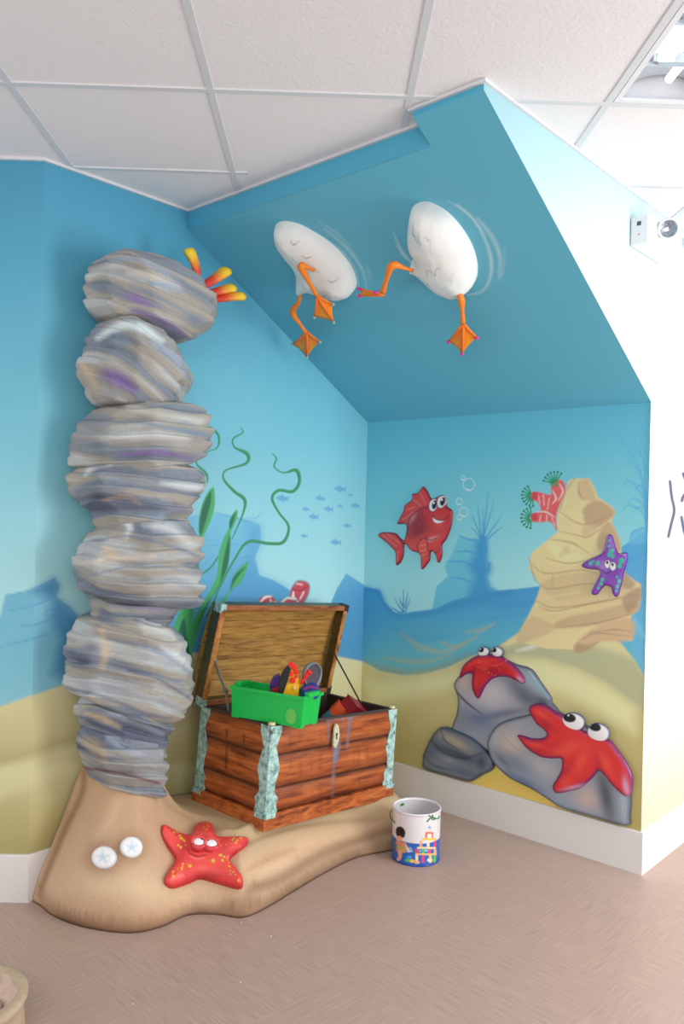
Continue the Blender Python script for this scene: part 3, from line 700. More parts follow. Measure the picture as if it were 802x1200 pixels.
# ---- cut-out rocks
def rockpaint(out, base, blobs, strokes=(), rim=(38, 50, 70), rw=3.):
    def f(X, Y):
        p = Paint(X, Y, S(*base, KR), KR)
        for b in blobs: p.blob(*b)
        for st, w, c, bl, a in strokes: p.stroke(st, w, c, bl, a)
        p.edge(out, rim, rw, .85, 3); return p.c
    return f
def bh(x): return 891+(x-460)*(972-891)/291.
rA = [(532, 802), (540, 790), (548, 780), (560, 772), (575, 769), (590, 771), (605.5, 778), (623.6, 784), (636, 801), (647, 817), (648, 823), (660, 842), (640, 862), (590, 884), (572, 880), (560, 872), (545, 866), (530, 855), (535.6, 836), (536.6, 817)]
rockA = relief('grey_rock', rA, planemap(P3, nb, .003), .012, rockpaint(rA, (150, 156, 168), [(575, 812, 30, 20, 0, (196, 192, 198), .9), (545, 798, 9, 12, 0, (206, 182, 170), .8), (612, 808, 26, 9, 35, (92, 106, 124), .8), (628, 800, 16, 6, 40, (150, 180, 196), .7), (562, 842, 24, 12, 20, (96, 120, 154), .8), (545, 845, 14, 14, 0, (130, 138, 150), .6), (638, 822, 10, 5, 30, (60, 76, 96), .8), (590, 836, 30, 5, -10, (84, 100, 130), .7), (618, 818, 16, 8, 20, (76, 88, 100), .6)],
    [([(533, 806), (548, 822), (566, 836)], (1, 2.4, .6), (44, 56, 80), 1, .9), ([(622, 786), (646, 818)], 2.4, (168, 206, 220), 1, .8)]), M_relief, None, 5, 1.1, 3)
tag(rockA, 'tall grey painted rock cut-out on the back wall under the small dark red starfish', 'rock figure')
rC = [(620, 837), (600, 842), (584, 849), (574, 862), (571.5, 876), (579.5, 895), (598, 912), (622, 924), (640, 935), (658, bh(658)+.5), (690, bh(690)+.5), (734, bh(734)+.5), (738, 957), (739, 933), (736, 908), (722, 880), (700, 858), (665, 840), (648, 832), (632, 832)]
rockC = relief('grey_rock', rC, planemap(P3, nb, .018), .012, rockpaint(rC, (148, 156, 168), [(600, 872, 18, 16, 20, (206, 190, 174), .8), (584, 868, 8, 12, 0, (170, 172, 176), .7), (606, 893, 30, 10, 30, (112, 126, 148), .8), (640, 900, 22, 10, 30, (178, 176, 178), .7), (690, 935, 16, 14, 10, (200, 176, 166), .8), (712, 932, 9, 34, -12, (58, 68, 84), .85), (733, 940, 5, 22, -4, (170, 182, 192), .9), (665, 945, 22, 7, 20, (130, 152, 178), .7), (615, 915, 28, 5, 28, (90, 112, 146), .8), (590, 890, 14, 4, 45, (70, 90, 120), .6)],
    [([(592, 862), (606, 876), (622, 882)], (1, 1.2, .5), (150, 140, 150), .8, .6)]), M_relief, None, 5, 1.2, 3, .022)
tag(rockC, 'large grey painted rock cut-out on the back wall beneath the big red starfish', 'rock figure')
rB = [(497, bh(497)-.5), (495.8, 892), (497, 882), (507, 861.6), (517.6, 852), (532, 855), (543, 859), (556, 866), (568.5, 878.5), (578, 891), (577, 902), (566, 908), (556, 914), (548, bh(548)), (520, bh(520))]
rockB = relief('grey_rock', rB, planemap(P3, nb, .018), .012, rockpaint(rB, (110, 120, 134), [(534, 868, 20, 6, 30, (176, 168, 142), .85), (506, 884, 6, 14, 20, (92, 102, 112), .7), (540, 884, 28, 5, 22, (52, 66, 86), .8), (520, 898, 24, 5, 22, (128, 140, 154), .7), (566, 892, 6, 10, 0, (46, 58, 78), .7), (528, 890, 10, 4, 20, (140, 150, 162), .7), (545, 905, 20, 4, 15, (70, 86, 112), .6)],
    [([(507, 866), (520, 880), (545, 888), (566, 882)], (1, 3.4, 1), (44, 56, 74), 2, .8), ([(498, 884), (510, 896), (530, 902)], (1, 3, 1), (50, 62, 82), 2, .7), ([(519, 856), (524, 868), (540, 878)], (1, 2, 1), (60, 72, 90), 1, .7)]), M_relief, None, 5, 1.1, 3, .022)
tag(rockB, 'small dark grey rock cut-out at the left end of the rock group above the baseboard', 'rock figure')
# red starfish on the rocks
def redstar(out, light, dark, darks, lights, rim=(74, 22, 92), rw=3.4):
    def f(X, Y):
        p = Paint(X, Y, S(216, 48, 50, KR), KR)
        for b in darks: p.blob(*b[:5], dark, b[5])
        for b in lights: p.blob(*b[:5], light, b[5])
        p.edge(out, rim, rw, .9, 4)
        return p
    return f
sA = [(539, 795), (540, 787), (544, 779), (553.6, 771), (564, 767), (576, 767), (588, 769), (600, 777), (609, 785), (616, 795), (615, 800.5), (610, 800), (602, 796), (592, 793), (579, 795), (569.5, 804), (563, 817), (559, 818), (554, 808), (553, 798), (553.6, 790), (547, 790)]
def sAp(X, Y):
    p = redstar(sA, (232, 70, 66), (150, 20, 44), [(580, 786, 18, 6, 5, .7), (560, 806, 5, 12, 0, .5), (556, 788, 4, 10, 20, .6)], [(556, 776, 10, 4, -25, .7), (570, 778, 5, 9, 0, .5), (606, 788, 8, 3, 40, .5), (560, 800, 2.5, 8, 0, .6)])(X, Y)
    p.blob(611, 796, 5, 2, 50, (214, 170, 196), .9)
    for _ in range(30): p.disc(random.uniform(560, 595), random.uniform(772, 792), .5, .5, 0, (236, 140, 140), .8, .3)
    return p.c
root = thing('red_starfish', anchor(575, 790), 'small dark red starfish cut-out with two eyes on top of the grey wall rocks', 'starfish figure')
adopt(relief('body', sA, planemap(P3, nb, .016), .012, sAp, M_relief, None, 4.5, .8, 4, .004), root)
def eye(cx, cy, rx, ry, rot, px_, py_, prx, pry, m, h, par, rimc=(40, 40, 96), glint=None):
    out = ellipse(cx, cy, rx, ry, rot)
    def f(X, Y):
        p = Paint(X, Y, S(234, 236, 240, 1.25), KR)
        p.disc(px_, py_, prx, pry, rot, (14, 16, 30)); 
        if glint: p.disc(*glint, 1.2, 1.2, 0, (240, 244, 255), 1, .4)
        p.edge(out, rimc, 1.4, .95, 3); return p.c
    return adopt(relief('eye', out, m, h, f, M_relief, None, min(rx, ry), .7, 3, .006), par)
eE = planemap(P3, nb, .020)
eye(567, 764, 7.2, 6, -20, 565, 761.5, 3.2, 2.8, eE, .006, root, glint=(563.5, 760.5)); eye(583, 764, 7.2, 6.4, 15, 579.5, 761.5, 3.4, 2.8, eE, .006, root, glint=(578, 760.5))
sC = [(620, 831), (627, 824.7), (636, 825), (643.5, 828), (652, 834), (659, 837), (675, 850), (700, 862), (714.6, 867), (723, 877), (731, 888), (738, 900), (742, 912), (740.6, 929), (737, 933), (731, 932), (717, 919), (710, 910), (702.7, 903.6), (696, 911), (688.5, 918), (680, 924), (669.5, 927), (658, 929.5), (650.6, 928.5), (648, 921), (653, 912), (657.7, 903), (659, 895), (657.7, 889), (646, 889), (634, 887), (623, 881), (615, 874), (606.7, 863), (608, 861), (612.7, 861), (624, 864.5), (636, 864.5), (641, 861), (638.7, 856), (631, 850), (627, 845.5)]
def sCp(X, Y):
    p = redstar(sC, (244, 84, 66), (168, 26, 56), [(642, 848, 12, 4, 40, .8), (648, 872, 22, 5, 10, .3), (664, 905, 4, 16, 30, .6), (704, 894, 5, 16, 0, .5), (636, 880, 18, 4, 15, .6), (680, 920, 14, 4, -25, .7)], [(636, 836, 10, 3, 30, .7), (668, 876, 18, 7, -20, .7), (684, 890, 6, 16, 25, .7), (712, 894, 5, 18, -28, .7), (630, 872, 10, 3, 15, .5), (665, 915, 8, 6, 0, .5)])(X, Y)
    p.blob(735, 920, 3.2, 11, -8, (206, 170, 200), .9); p.blob(674, 922, 13, 2.6, -14, (196, 156, 190), .8)
    return p.c
root = thing('red_starfish', anchor(675, 885), 'big bright red starfish cut-out with large white eyes looking up on the back wall', 'starfish figure')
adopt(relief('body', sC, planemap(P3, nb, .028), .014, sCp, M_relief, None, 6, .9, 4, .006), root)
eE = planemap(P3, nb, .036)
eye(672, 846, 14, 11, 12, 668.5, 841, 7.6, 5, eE, .008, root, glint=(667, 838)); eye(701.5, 858.6, 13.5, 11.2, 18, 698, 851.5, 7.6, 4.8, eE, .008, root, glint=(692.5, 850))

# ------------------------------------------------------------ sculpted sand base (height field over its floor outline)
CO = np.array([-.20817, 3.15294, .2226])     # chest front left bottom corner
cy = R(46.256)
CX = np.array([math.cos(cy), math.sin(cy), 0.]); CY = np.array([-math.sin(cy), math.cos(cy), 0.])
CZ = Zv+.0748*CX; CZ /= np.linalg.norm(CZ); CX = np.cross(CY, CZ)
CX /= np.linalg.norm(CX)
e_ = lambda P, d: P+d
W0 = P1+dl*.0+nl*.014
base_out = [W0+dl*.012, (-1.0, 2.995, 0), (-.93, 2.925, 0), (-.80, 2.852, 0), (-.643, 2.818, 0), (-.54, 2.86, 0), (-.461, 2.945, 0), (-.36, 2.955, 0), (-.259, 2.934, 0), (-.17, 3.02, 0), (-.098, 3.121, 0), (.04, 3.31, 0), (.177, 3.459, 0), (.32, 3.530, 0), (.45, 3.615, 0), (.50, 3.74, 0), (.47, 3.90, 0), (.40, 4.06, 0)]
base_out = [np.array(p)[:2] for p in base_out]
open_pts = cr(base_out, 6)
wall_c = (P3+nl*.014+nb*.014)[:2]
right_w = (P3+db*.235+nb*.014)[:2]
full = np.vstack([open_pts, [right_w], [wall_c]])
PC = np.array([-.80, 3.14])                  # foot of the rock column
def base_h(x, y):
    x = np.asarray(x, float); y = np.asarray(y, float)
    d = np.full(x.shape, 1e9)
    for a, b in zip(open_pts[:-1], open_pts[1:]):
        e = b-a; L = e @ e; t = np.clip(((x-a[0])*e[0]+(y-a[1])*e[1])/L, 0, 1); d = np.minimum(d, np.hypot(x-a[0]-t*e[0], y-a[1]-t*e[1]))
    a, b = open_pts[-1], right_w; e = b-a; L = e @ e; t = np.clip(((x-a[0])*e[0]+(y-a[1])*e[1])/L, 0, 1); d = np.minimum(d, np.hypot(x-a[0]-t*e[0], y-a[1]-t*e[1]))
    pl = CO[2]-.003-.0748*((x-CO[0])*CX[0]+(y-CO[1])*CX[1])
    pl = np.minimum(pl, .235)
    tt = np.clip(d/.17, 0, 1); prof = np.sqrt(1-(1-tt)**2)*.55+.45*(tt*tt*(3-2*tt))
    # relax the edge next to the column foot: a long even flank
    r = np.hypot((x-PC[0])*dl[0]+(y-PC[1])*dl[1], ((x-PC[0])*db[0]+(y-PC[1])*db[1])*1.0)
    uu = (x-PC[0])*dl[0]+(y-PC[1])*dl[1]
    sp = np.where(uu > 0, .085, .15); r0 = np.where(uu > 0, .12, .13)
    fx = np.clip(.5+uu/.2, 0, 1); sp = .15*(1-fx)+.09*fx
    mound = .30*np.exp(-(np.maximum(r-.13, 0)/sp)**1.5)
    wl = np.clip(1-((x-CO[0])*-1+.0)/1., 0, 1)
    lm = np.clip((-.35-x)/.25, 0, 1)
    tt2 = np.clip(d/.30, 0, 1)
    h = pl*((1-lm)*prof+lm*(.35*np.sqrt(1-(1-np.clip(d/.06, 0, 1))**2)+.65*tt2**1.2))+mound*np.clip(d/.2, 0, 1)
    # two flowing folds along the front flank
    wf = np.clip((x+.42)/.15, 0, 1)*np.clip((.42-x)/.12, 0, 1)
    dd = d+.02*np.sin(x*7)
    h = h-wf*(.020*np.exp(-((dd-.115)/.020)**2)-.008*np.exp(-((dd-.155)/.02)**2)+.012*np.exp(-((dd-.055)/.014)**2))
    return h
def make_base():
    step = .009
    xs = np.arange(full[:, 0].min(), full[:, 0].max(), step); ys = np.arange(full[:, 1].min(), full[:, 1].max(), step)
    gx, gy = np.meshgrid(xs, ys); gx, gy = gx.ravel(), gy.ravel(); d = sdpoly(gx, gy, full); k = d > step*.5
    n = len(full); pts = [Vector((a, b)) for a, b in full]+[Vector((a, b)) for a, b in zip(gx[k], gy[k])]
    vo, _, fo, ov, _, _ = delaunay_2d_cdt(pts, [], [list(range(n))], 1, 1e-6)
    A = np.array([(v.x, v.y) for v in vo]); h = base_h(A[:, 0], A[:, 1])
    # low vertical lip at the foot
    lip = .012
    Ptop = np.column_stack([A, h+lip]); X, Y = projN(Ptop)
    p = Paint(X, Y, S(202, 170, 132, 1.35), 1.35)
    for i, (a, b) in enumerate(zip(X, Y)): pass
    zz = Ptop[:, 2]
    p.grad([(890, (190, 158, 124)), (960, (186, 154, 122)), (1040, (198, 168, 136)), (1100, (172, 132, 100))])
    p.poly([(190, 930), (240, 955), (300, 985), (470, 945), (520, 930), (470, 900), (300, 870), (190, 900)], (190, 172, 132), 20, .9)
    p.blob(330, 1005, 60, 10, -22, (228, 196, 156), .5); p.blob(160, 1040, 60, 20, 5, (220, 194, 156), .5)  # painted highlights; the strokes below paint brown shading into the folds
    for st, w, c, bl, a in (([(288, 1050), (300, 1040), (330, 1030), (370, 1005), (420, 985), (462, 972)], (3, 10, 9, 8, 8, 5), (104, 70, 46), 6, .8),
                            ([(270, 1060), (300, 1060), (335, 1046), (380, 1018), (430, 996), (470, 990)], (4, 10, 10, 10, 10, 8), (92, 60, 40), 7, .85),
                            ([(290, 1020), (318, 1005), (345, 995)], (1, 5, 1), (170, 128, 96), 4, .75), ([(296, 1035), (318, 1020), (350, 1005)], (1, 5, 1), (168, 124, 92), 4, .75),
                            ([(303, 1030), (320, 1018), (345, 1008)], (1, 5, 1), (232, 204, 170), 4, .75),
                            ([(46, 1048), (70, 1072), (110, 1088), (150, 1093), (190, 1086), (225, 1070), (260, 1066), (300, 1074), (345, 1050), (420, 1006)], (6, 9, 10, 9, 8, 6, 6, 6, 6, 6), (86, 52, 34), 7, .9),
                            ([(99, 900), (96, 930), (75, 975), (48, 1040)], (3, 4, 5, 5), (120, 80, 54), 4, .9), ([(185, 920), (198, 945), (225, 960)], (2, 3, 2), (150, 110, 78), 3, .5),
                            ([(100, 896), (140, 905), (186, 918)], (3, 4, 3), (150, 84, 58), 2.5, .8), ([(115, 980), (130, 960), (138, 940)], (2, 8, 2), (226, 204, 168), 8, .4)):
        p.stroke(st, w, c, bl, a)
    # darker brown round the mounted creatures
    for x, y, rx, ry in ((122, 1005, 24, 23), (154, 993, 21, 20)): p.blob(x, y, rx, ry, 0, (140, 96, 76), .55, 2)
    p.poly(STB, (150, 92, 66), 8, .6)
    verts = [tuple(q) for q in Ptop]; cols = list(p.c); fs = [tuple(f) for f in fo]
    bnd = {}
    for f in fo:
        for i in range(len(f)): bnd[(f[i], f[(i+1) % len(f)])] = 1
    be = [e for e in bnd if (e[1], e[0]) not in bnd]; idx = {}
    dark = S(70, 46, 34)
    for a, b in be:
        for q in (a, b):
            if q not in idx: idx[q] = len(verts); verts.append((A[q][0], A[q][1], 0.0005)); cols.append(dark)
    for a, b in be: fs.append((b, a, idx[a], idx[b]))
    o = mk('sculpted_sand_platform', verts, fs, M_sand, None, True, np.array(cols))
    b2 = bmesh.new(); b2.from_mesh(o.data); bmesh.ops.recalc_face_normals(b2, faces=b2.faces); b2.to_mesh(o.data)
    bv = BVHTree.FromBMesh(b2); b2.free()
    return o, bv
STB = [(189.5, 971), (194, 968), (208.7, 976), (222.6, 979), (229.6, 967.5), (240, 964), (249, 968), (253, 980), (263, 982), (285.5, 981.5), (291.6, 986), (287, 993.6), (270, 1007.6), (276, 1018), (283.7, 1028.6), (284.6, 1039), (278.5, 1042.5), (256, 1036.5), (235, 1031), (222.6, 1035.5), (203.4, 1041.7), (194, 1038), (193, 1030), (200, 1018), (205, 1007.6), (196.4, 993.6), (190, 981.4)]
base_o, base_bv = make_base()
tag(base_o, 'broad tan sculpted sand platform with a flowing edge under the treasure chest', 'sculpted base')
def on_base(px, py):
    d = ray(px, py); h = base_bv.ray_cast(V(C0), V(d/np.linalg.norm(d)))
    if h[0] is None: return onplane(px, py, np.array([0, 0, 0.02]), Zv), Zv
    return np.array(h[0]), np.array(h[1])
def fitmap(samples, off=0.):
    Q = np.array([on_base(*s)[0] for s in samples]); c = Q.mean(0); _, _, vt = np.linalg.svd(Q-c); n = vt[2]
    if n @ (C0-c) < 0: n = -n
    return planemap(c, n, off), c, n
_, c, n = fitmap(STB[::2]+[(240, 1005)], .004)
mp = lambda x, y: (on_base(x, y)[0]+n*.002, n)
ce = on_base(240, 990)[0]
def star_h(x, y, D, h):
    return h
def STp(X, Y):
    p = Paint(X, Y, S(222, 62, 60, 1.35), 1.35)
    for b in ((240, 1018, 22, 10, 0, (238, 92, 78), .5), (205, 985, 9, 6, 40, (236, 84, 74), .5), (275, 990, 10, 5, -30, (240, 112, 96), .5), (268, 1024, 10, 6, 40, (240, 90, 76), .5), (206, 1026, 9, 6, -40, (242, 96, 78), .5)): p.blob(*b)
    for b in ((214, 1000, 5, 12, 10, (172, 36, 44), .5), (264, 1004, 6, 10, 0, (172, 36, 44), .5), (240, 1031, 20, 4, 0, (150, 28, 40), .6)): p.blob(*b)
    Y_ = (226, 190, 62)
    rnd = random.Random(3)
    for (x0, y0, x1, y1) in ((222, 1000, 196, 974), (240, 985, 240, 968), (256, 996, 286, 985), (256, 1010, 280, 1038), (224, 1012, 198, 1036)):
        p.stroke([(x0*.55+x1*.45, y0*.55+y1*.45), (x1*.93+x0*.07, y1*.93+y0*.07)], .9, (160, 60, 30), .6, .7)
        for k in range(13):
            t = rnd.uniform(.05, .92); w = (1-t)*6+1.5
            x = x0+(x1-x0)*t+rnd.uniform(-w, w); y = y0+(y1-y0)*t+rnd.uniform(-w, w)
            r = rnd.choice((.5, .6, .8, 1.2)); p.disc(x, y, r, r, 0, Y_, .9, .4)
    for x, y, r in ((249, 1014.5, 2.8), (222, 1020.6, 2.6), (212, 988, 2.4), (258, 1008, 2.2), (260, 1014, 2), (208, 979, 1.8)): p.disc(x, y, r*.8, r*.8, 0, (214, 180, 50), 1, .4)
    p.edge(STB, (150, 24, 36), 2., .6, 4)
    p.stroke([(219, 1001), (222, 1006), (232, 1009.5), (241, 1007.5)], (1, 1.6, .8), (130, 18, 34), .6)
    p.stroke([(222, 1009), (230, 1012.5), (238, 1011)], 1.4, (244, 130, 116), .7, .8)
    p.disc(233, 987, 10.5, 8.5, 0, (226, 78, 76), .9, 1); p.disc(248, 989, 10.5, 8.5, 0, (226, 78, 76), .9, 1)
    return p.c
root = thing('red_starfish', c, 'smirking red starfish with yellow spots and half-closed eyes on the sand base', 'starfish figure')
adopt(relief('body', STB, mp, .030, STp, mat_paint('red_star_paint', .4, .5, 220, .4, .15, .3), None, 13, 1., 4, .035), root)
m2 = planemap(ce, n, .036)
for (x, y, px_, py_) in ((233, 987.5, 236.5, 984.5), (248, 989.2, 244, 985.6)):
    out = ellipse(x, y, 7.4, 5.8, 5)
    def f(X, Y, x=x, y=y, px_=px_, py_=py_, out=out):
        p = Paint(X, Y, S(240, 236, 236, 1.2), 1.2); p.edge(out, (170, 40, 60), 1.2, .9, 3); p.disc(px_, py_, 1.6, 1.3, 0, (30, 14, 24)); return p.c
    adopt(relief('eye', out, m2, .011, f, M_relief, None, 5.5, .6, 3, .012), root)
    lid = [(x-8.5, y+1.2), (x, y+3.2), (x+8.5, y+1.6), (x+7.6, y+6), (x, y+9), (x-7.6, y+6)]
    def f2(X, Y): 
        p = Paint(X, Y, S(206, 60, 68, 1.3), 1.3); return p.c
    adopt(relief('lower_eyelid', lid, m2, .012, f2, M_relief, None, 4, .7, 3, .012), root)
    pts = [onplane(x-8.5, y+.5, ce+n*.041, n), onplane(x-6.5, y-5, ce+n*.046, n), onplane(x, y-7.4, ce+n*.048, n), onplane(x+6.5, y-5, ce+n*.046, n), onplane(x+8.5, y+.5, ce+n*.041, n)]
    adopt(tube('eyelid_rim', cr(pts, 5), .0045, mat_plain('lid_red', S(222, 76, 76, 1.3), .4), None, 8), root)
for k, (x, y, rx, ry, lab) in enumerate(((122, 1005, 14.6, 13.8, 'left white sand dollar with a pale blue star on the sand base'), (154, 993, 13.6, 13, 'right white sand dollar with a faint blue star, nearer the red starfish'))):
    out = ellipse(x, y, rx, ry, 0)
    mpk, c2, n2 = fitmap(out[::2]+[(x, y)], .002)
    def f(X, Y, x=x, y=y, rx=rx, out=out):
        p = Paint(X, Y, S(236, 238, 238, 1.2), 1.2)
        st = [(x+rx*(.55 if i % 2 == 0 else .16)*math.cos(R(36*i-90)), y+rx*(.55 if i % 2 == 0 else .16)*math.sin(R(36*i-90))) for i in range(10)]
        p.poly(st, (170, 204, 224), 1.6, .9); p.edge(out, (168, 180, 190), 1.6, .5, 3); return p.c
    tag(relief('sand_dollar', out, mpk, .013, f, M_relief, None, 6, .8, 3, .02), lab, 'sand dollar', 'sand dollars on the sand base')

# ------------------------------------------------------------ rock column
def hsh(k, s=0): return noise.noise(Vector((k*1.37+s*5.1, s*2.71+.3, k*.61)))
wl_n = nl
PA0 = P1+dl*.06+nl*.10; PB0 = P1+dl*.74+nl*.25
sd_ = (PB0-PA0); sd_[2] = 0; sd_ /= np.linalg.norm(sd_); sn = np.array([sd_[1], -sd_[0], 0])
def colpt(px, py): return onplane(px, py, PA0, sn)
BLUE, GREY, TAN, LITE, LAV, DARK = [S(*c) for c in ((132, 142, 154), (146, 149, 154), (170, 166, 157), (186, 191, 192), (120, 106, 150), (104, 112, 130))]
def ring_rad(cos_a, ang, corners):
    return 1
def boulder(name, st, par, seed, tilt, depth, label=None, strata=19., purple=None):
    """st: list of ((xl,yl),(xr,yr)) photo outline pairs from top to foot"""
    L_ = np.array([colpt(*a) for a, b in st]); R_ = np.array([colpt(*b) for a, b in st])
    nr, ns = 110, 120
    # arc-length resample, linear with light smoothing to keep the ledges crisp
    mid = (L_+R_)/2; cum = np.r_[0, np.cumsum(np.linalg.norm(L_[1:]-L_[:-1], axis=1)+np.linalg.norm(R_[1:]-R_[:-1], axis=1))]; cum /= cum[-1]
    tt = np.linspace(0, 1, nr)
    ip = lambda A: np.column_stack([np.interp(tt, cum, A[:, i]) for i in range(3)])
    Lr, Rr = ip(L_), ip(R_)
    rnd = random.Random(seed)
    ang = [0, 48+rnd.uniform(-10, 10), 98+rnd.uniform(-10, 10), 140+rnd.uniform(-8, 8), 180, 230, 275, 320]
    cr_ = [1, 1.02+rnd.uniform(-.1, .12), 1.0+rnd.uniform(-.08, .12), 1.0+rnd.uniform(-.1, .1), 1, 1, 1, 1]
    pc = [np.array([math.cos(R(a))*c, math.sin(R(a))*c]) for a, c in zip(ang, cr_)]
    vs = []; cs = []
    for i in range(nr):
        a, b = Lr[i], Rr[i]; m = (a+b)/2; hw = np.linalg.norm(b-a)/2; ax = (b-a)/(2*hw+1e-9)
        capk = min(1, (min(i, nr-1-i)/5.))**.5 if True else 1
        dep = depth*(.55+.45*min(1, hw/.2))
        for k in range(ns):
            th = 360.*k/ns; j = 0
            while j < 7 and th >= ang[j+1]: j += 1
            a0 = ang[j]; a1 = ang[j+1] if j < 7 else 360; q0 = pc[j]; q1 = pc[(j+1) % 8]
            # intersection of the direction with the facet chord, blended with the round
            dx, dy = math.cos(R(th)), math.sin(R(th)); e = q1-q0; den = dx*e[1]-dy*e[0]
            rr = (q0[0]*e[1]-q0[1]*e[0])/den if abs(den) > 1e-6 else 1
            rr = .97*rr+.03
            x = rr*dx; y = rr*dy
            hz = (m+ax*hw*x)[2]; u = x*hw
            hh = hz+tilt*u
            w = noise.noise(Vector((u*2.2+seed*3.1, y*1.3+seed, hh*3.)))*.035
            s1 = (hh+w)*strata
            sa = s1-math.floor(s1)            # ledge: slow swell then sharp undercut
            am = .5+.5*noise.noise(Vector((math.floor(s1)*2.3, u*5., seed)))
            led = (sa**.8-(max(0, sa-.82)/.18)**2*1.0)*(.4+am)
            n2 = noise.fractal(Vector((u*7+seed*9, y*2.2, hh*16)), .8, 2.1, 4)
            n3 = noise.noise(Vector((u*4+seed*9, y*3, hh*30+w*60)))
            fr_ = .3+.7*max(0, math.sin(R(th)))**.7 if th < 180 else .3
            disp = 1+((.20*(led-.5)+.012*n3)*fr_+.03*n2)*(1 if 0 < i < nr-1 else 0)
            P = m+ax*(hw*x*capk_(i, nr)*disp)+sn*(dep*y*capk_(i, nr)*disp)
            dw = (P-P1) @ nl
            if dw < .006: P = P+nl*(.006-dw)
            vs.append(P)
            band = noise.noise(Vector((u*1.6+seed*2, y*.6, (hh+w)*15+seed*7)))*.55+noise.noise(Vector((u*2, y*.6, (hh+w)*44+seed)))*.26+noise.noise(Vector((u*7+seed, y*2, hh*10)))*.16
            c = TAN*1.
            if band < -.02: tq = min(1, (-.02-band)/.12); c = c*(1-tq)+BLUE*tq
            if band < -.24: tq = min(1, (-.24-band)/.12); c = c*(1-tq)+DARK*tq
            if band > .10: tq = min(1, (band-.10)/.12); c = c*(1-tq)+LITE*tq
            if band > .34: tq = min(1, (band-.34)/.1); c = c*(1-tq)+S(176, 180, 190)*tq
            g = noise.noise(Vector((u*3+9, y+seed, hh*5))); tq = max(0, min(1, (g-.1)/.25))*.55; c = c*(1-tq)+GREY*tq
            cs.append(c)
    fs = []
    for i in range(nr-1):
        for k in range(ns):
            k2 = (k+1) % ns; fs.append((i*ns+k, (i+1)*ns+k, (i+1)*ns+k2, i*ns+k2))
    fs.append(tuple(range(ns))); fs.append(tuple((nr-1)*ns+k for k in range(ns-1, -1, -1)))
    cs = np.array(cs)
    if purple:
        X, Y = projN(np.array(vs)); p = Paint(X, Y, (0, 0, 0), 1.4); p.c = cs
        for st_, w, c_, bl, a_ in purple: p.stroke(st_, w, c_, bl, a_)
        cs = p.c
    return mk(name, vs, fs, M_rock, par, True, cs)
def capk_(i, nr):
    j = min(i, nr-1-i); return (0.80, .9, .955, .985)[j] if j < 4 else 1.
def bld(*a, **k): return adopt(boulder(*a, **k), colroot)
colroot = thing('rock_column', (PC[0], PC[1], .3), 'tall column of stacked grey and tan layered rocks standing on the sand base by the left wall', 'rock column')
LV, DB, LG, TN = (132, 108, 164), (92, 104, 134), (206, 214, 216), (200, 180, 154)
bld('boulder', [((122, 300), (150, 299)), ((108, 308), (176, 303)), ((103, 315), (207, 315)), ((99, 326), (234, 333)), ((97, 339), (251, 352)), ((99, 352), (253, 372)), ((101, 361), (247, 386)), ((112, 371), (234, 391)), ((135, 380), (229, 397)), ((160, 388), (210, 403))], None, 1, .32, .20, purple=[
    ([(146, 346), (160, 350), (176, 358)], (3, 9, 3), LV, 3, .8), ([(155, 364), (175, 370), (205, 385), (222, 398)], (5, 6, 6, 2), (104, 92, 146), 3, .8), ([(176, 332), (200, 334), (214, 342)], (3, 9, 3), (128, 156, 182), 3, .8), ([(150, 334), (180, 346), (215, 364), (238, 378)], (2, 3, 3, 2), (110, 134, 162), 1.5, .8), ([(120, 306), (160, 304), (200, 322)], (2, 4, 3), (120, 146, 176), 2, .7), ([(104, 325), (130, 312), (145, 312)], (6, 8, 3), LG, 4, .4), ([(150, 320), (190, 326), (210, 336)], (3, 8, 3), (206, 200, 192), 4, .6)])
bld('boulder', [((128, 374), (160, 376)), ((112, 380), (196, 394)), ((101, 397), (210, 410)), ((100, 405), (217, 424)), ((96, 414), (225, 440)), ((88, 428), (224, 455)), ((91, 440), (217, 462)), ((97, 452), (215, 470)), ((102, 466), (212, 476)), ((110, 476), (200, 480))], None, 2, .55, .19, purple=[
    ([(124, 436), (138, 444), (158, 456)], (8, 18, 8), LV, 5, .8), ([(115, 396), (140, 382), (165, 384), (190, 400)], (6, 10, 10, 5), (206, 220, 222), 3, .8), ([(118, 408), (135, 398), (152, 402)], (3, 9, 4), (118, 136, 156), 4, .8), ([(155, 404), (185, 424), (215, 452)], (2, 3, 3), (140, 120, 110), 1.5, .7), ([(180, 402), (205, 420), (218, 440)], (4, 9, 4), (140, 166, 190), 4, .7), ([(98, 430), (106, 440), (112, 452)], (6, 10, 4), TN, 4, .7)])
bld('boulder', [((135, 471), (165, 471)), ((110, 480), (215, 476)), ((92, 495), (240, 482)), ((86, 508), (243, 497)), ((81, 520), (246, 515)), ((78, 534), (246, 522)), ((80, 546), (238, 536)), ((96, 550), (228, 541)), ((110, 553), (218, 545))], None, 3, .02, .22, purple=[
    ([(140, 534), (185, 530), (225, 538)], (2, 6, 2), (128, 104, 158), 2, .9), ([(88, 506), (150, 494), (200, 502), (244, 509)], (1, 3, 5, 5), (118, 138, 158), 2, .85), ([(120, 516), (180, 510), (220, 514)], (3, 8, 4), LG, 4, .6), ([(150, 478), (200, 488), (236, 494)], (3, 8, 5), (206, 216, 214), 4, .6), ([(86, 520), (110, 518), (150, 516)], (2, 2, 1), (140, 144, 150), 1, .8)])
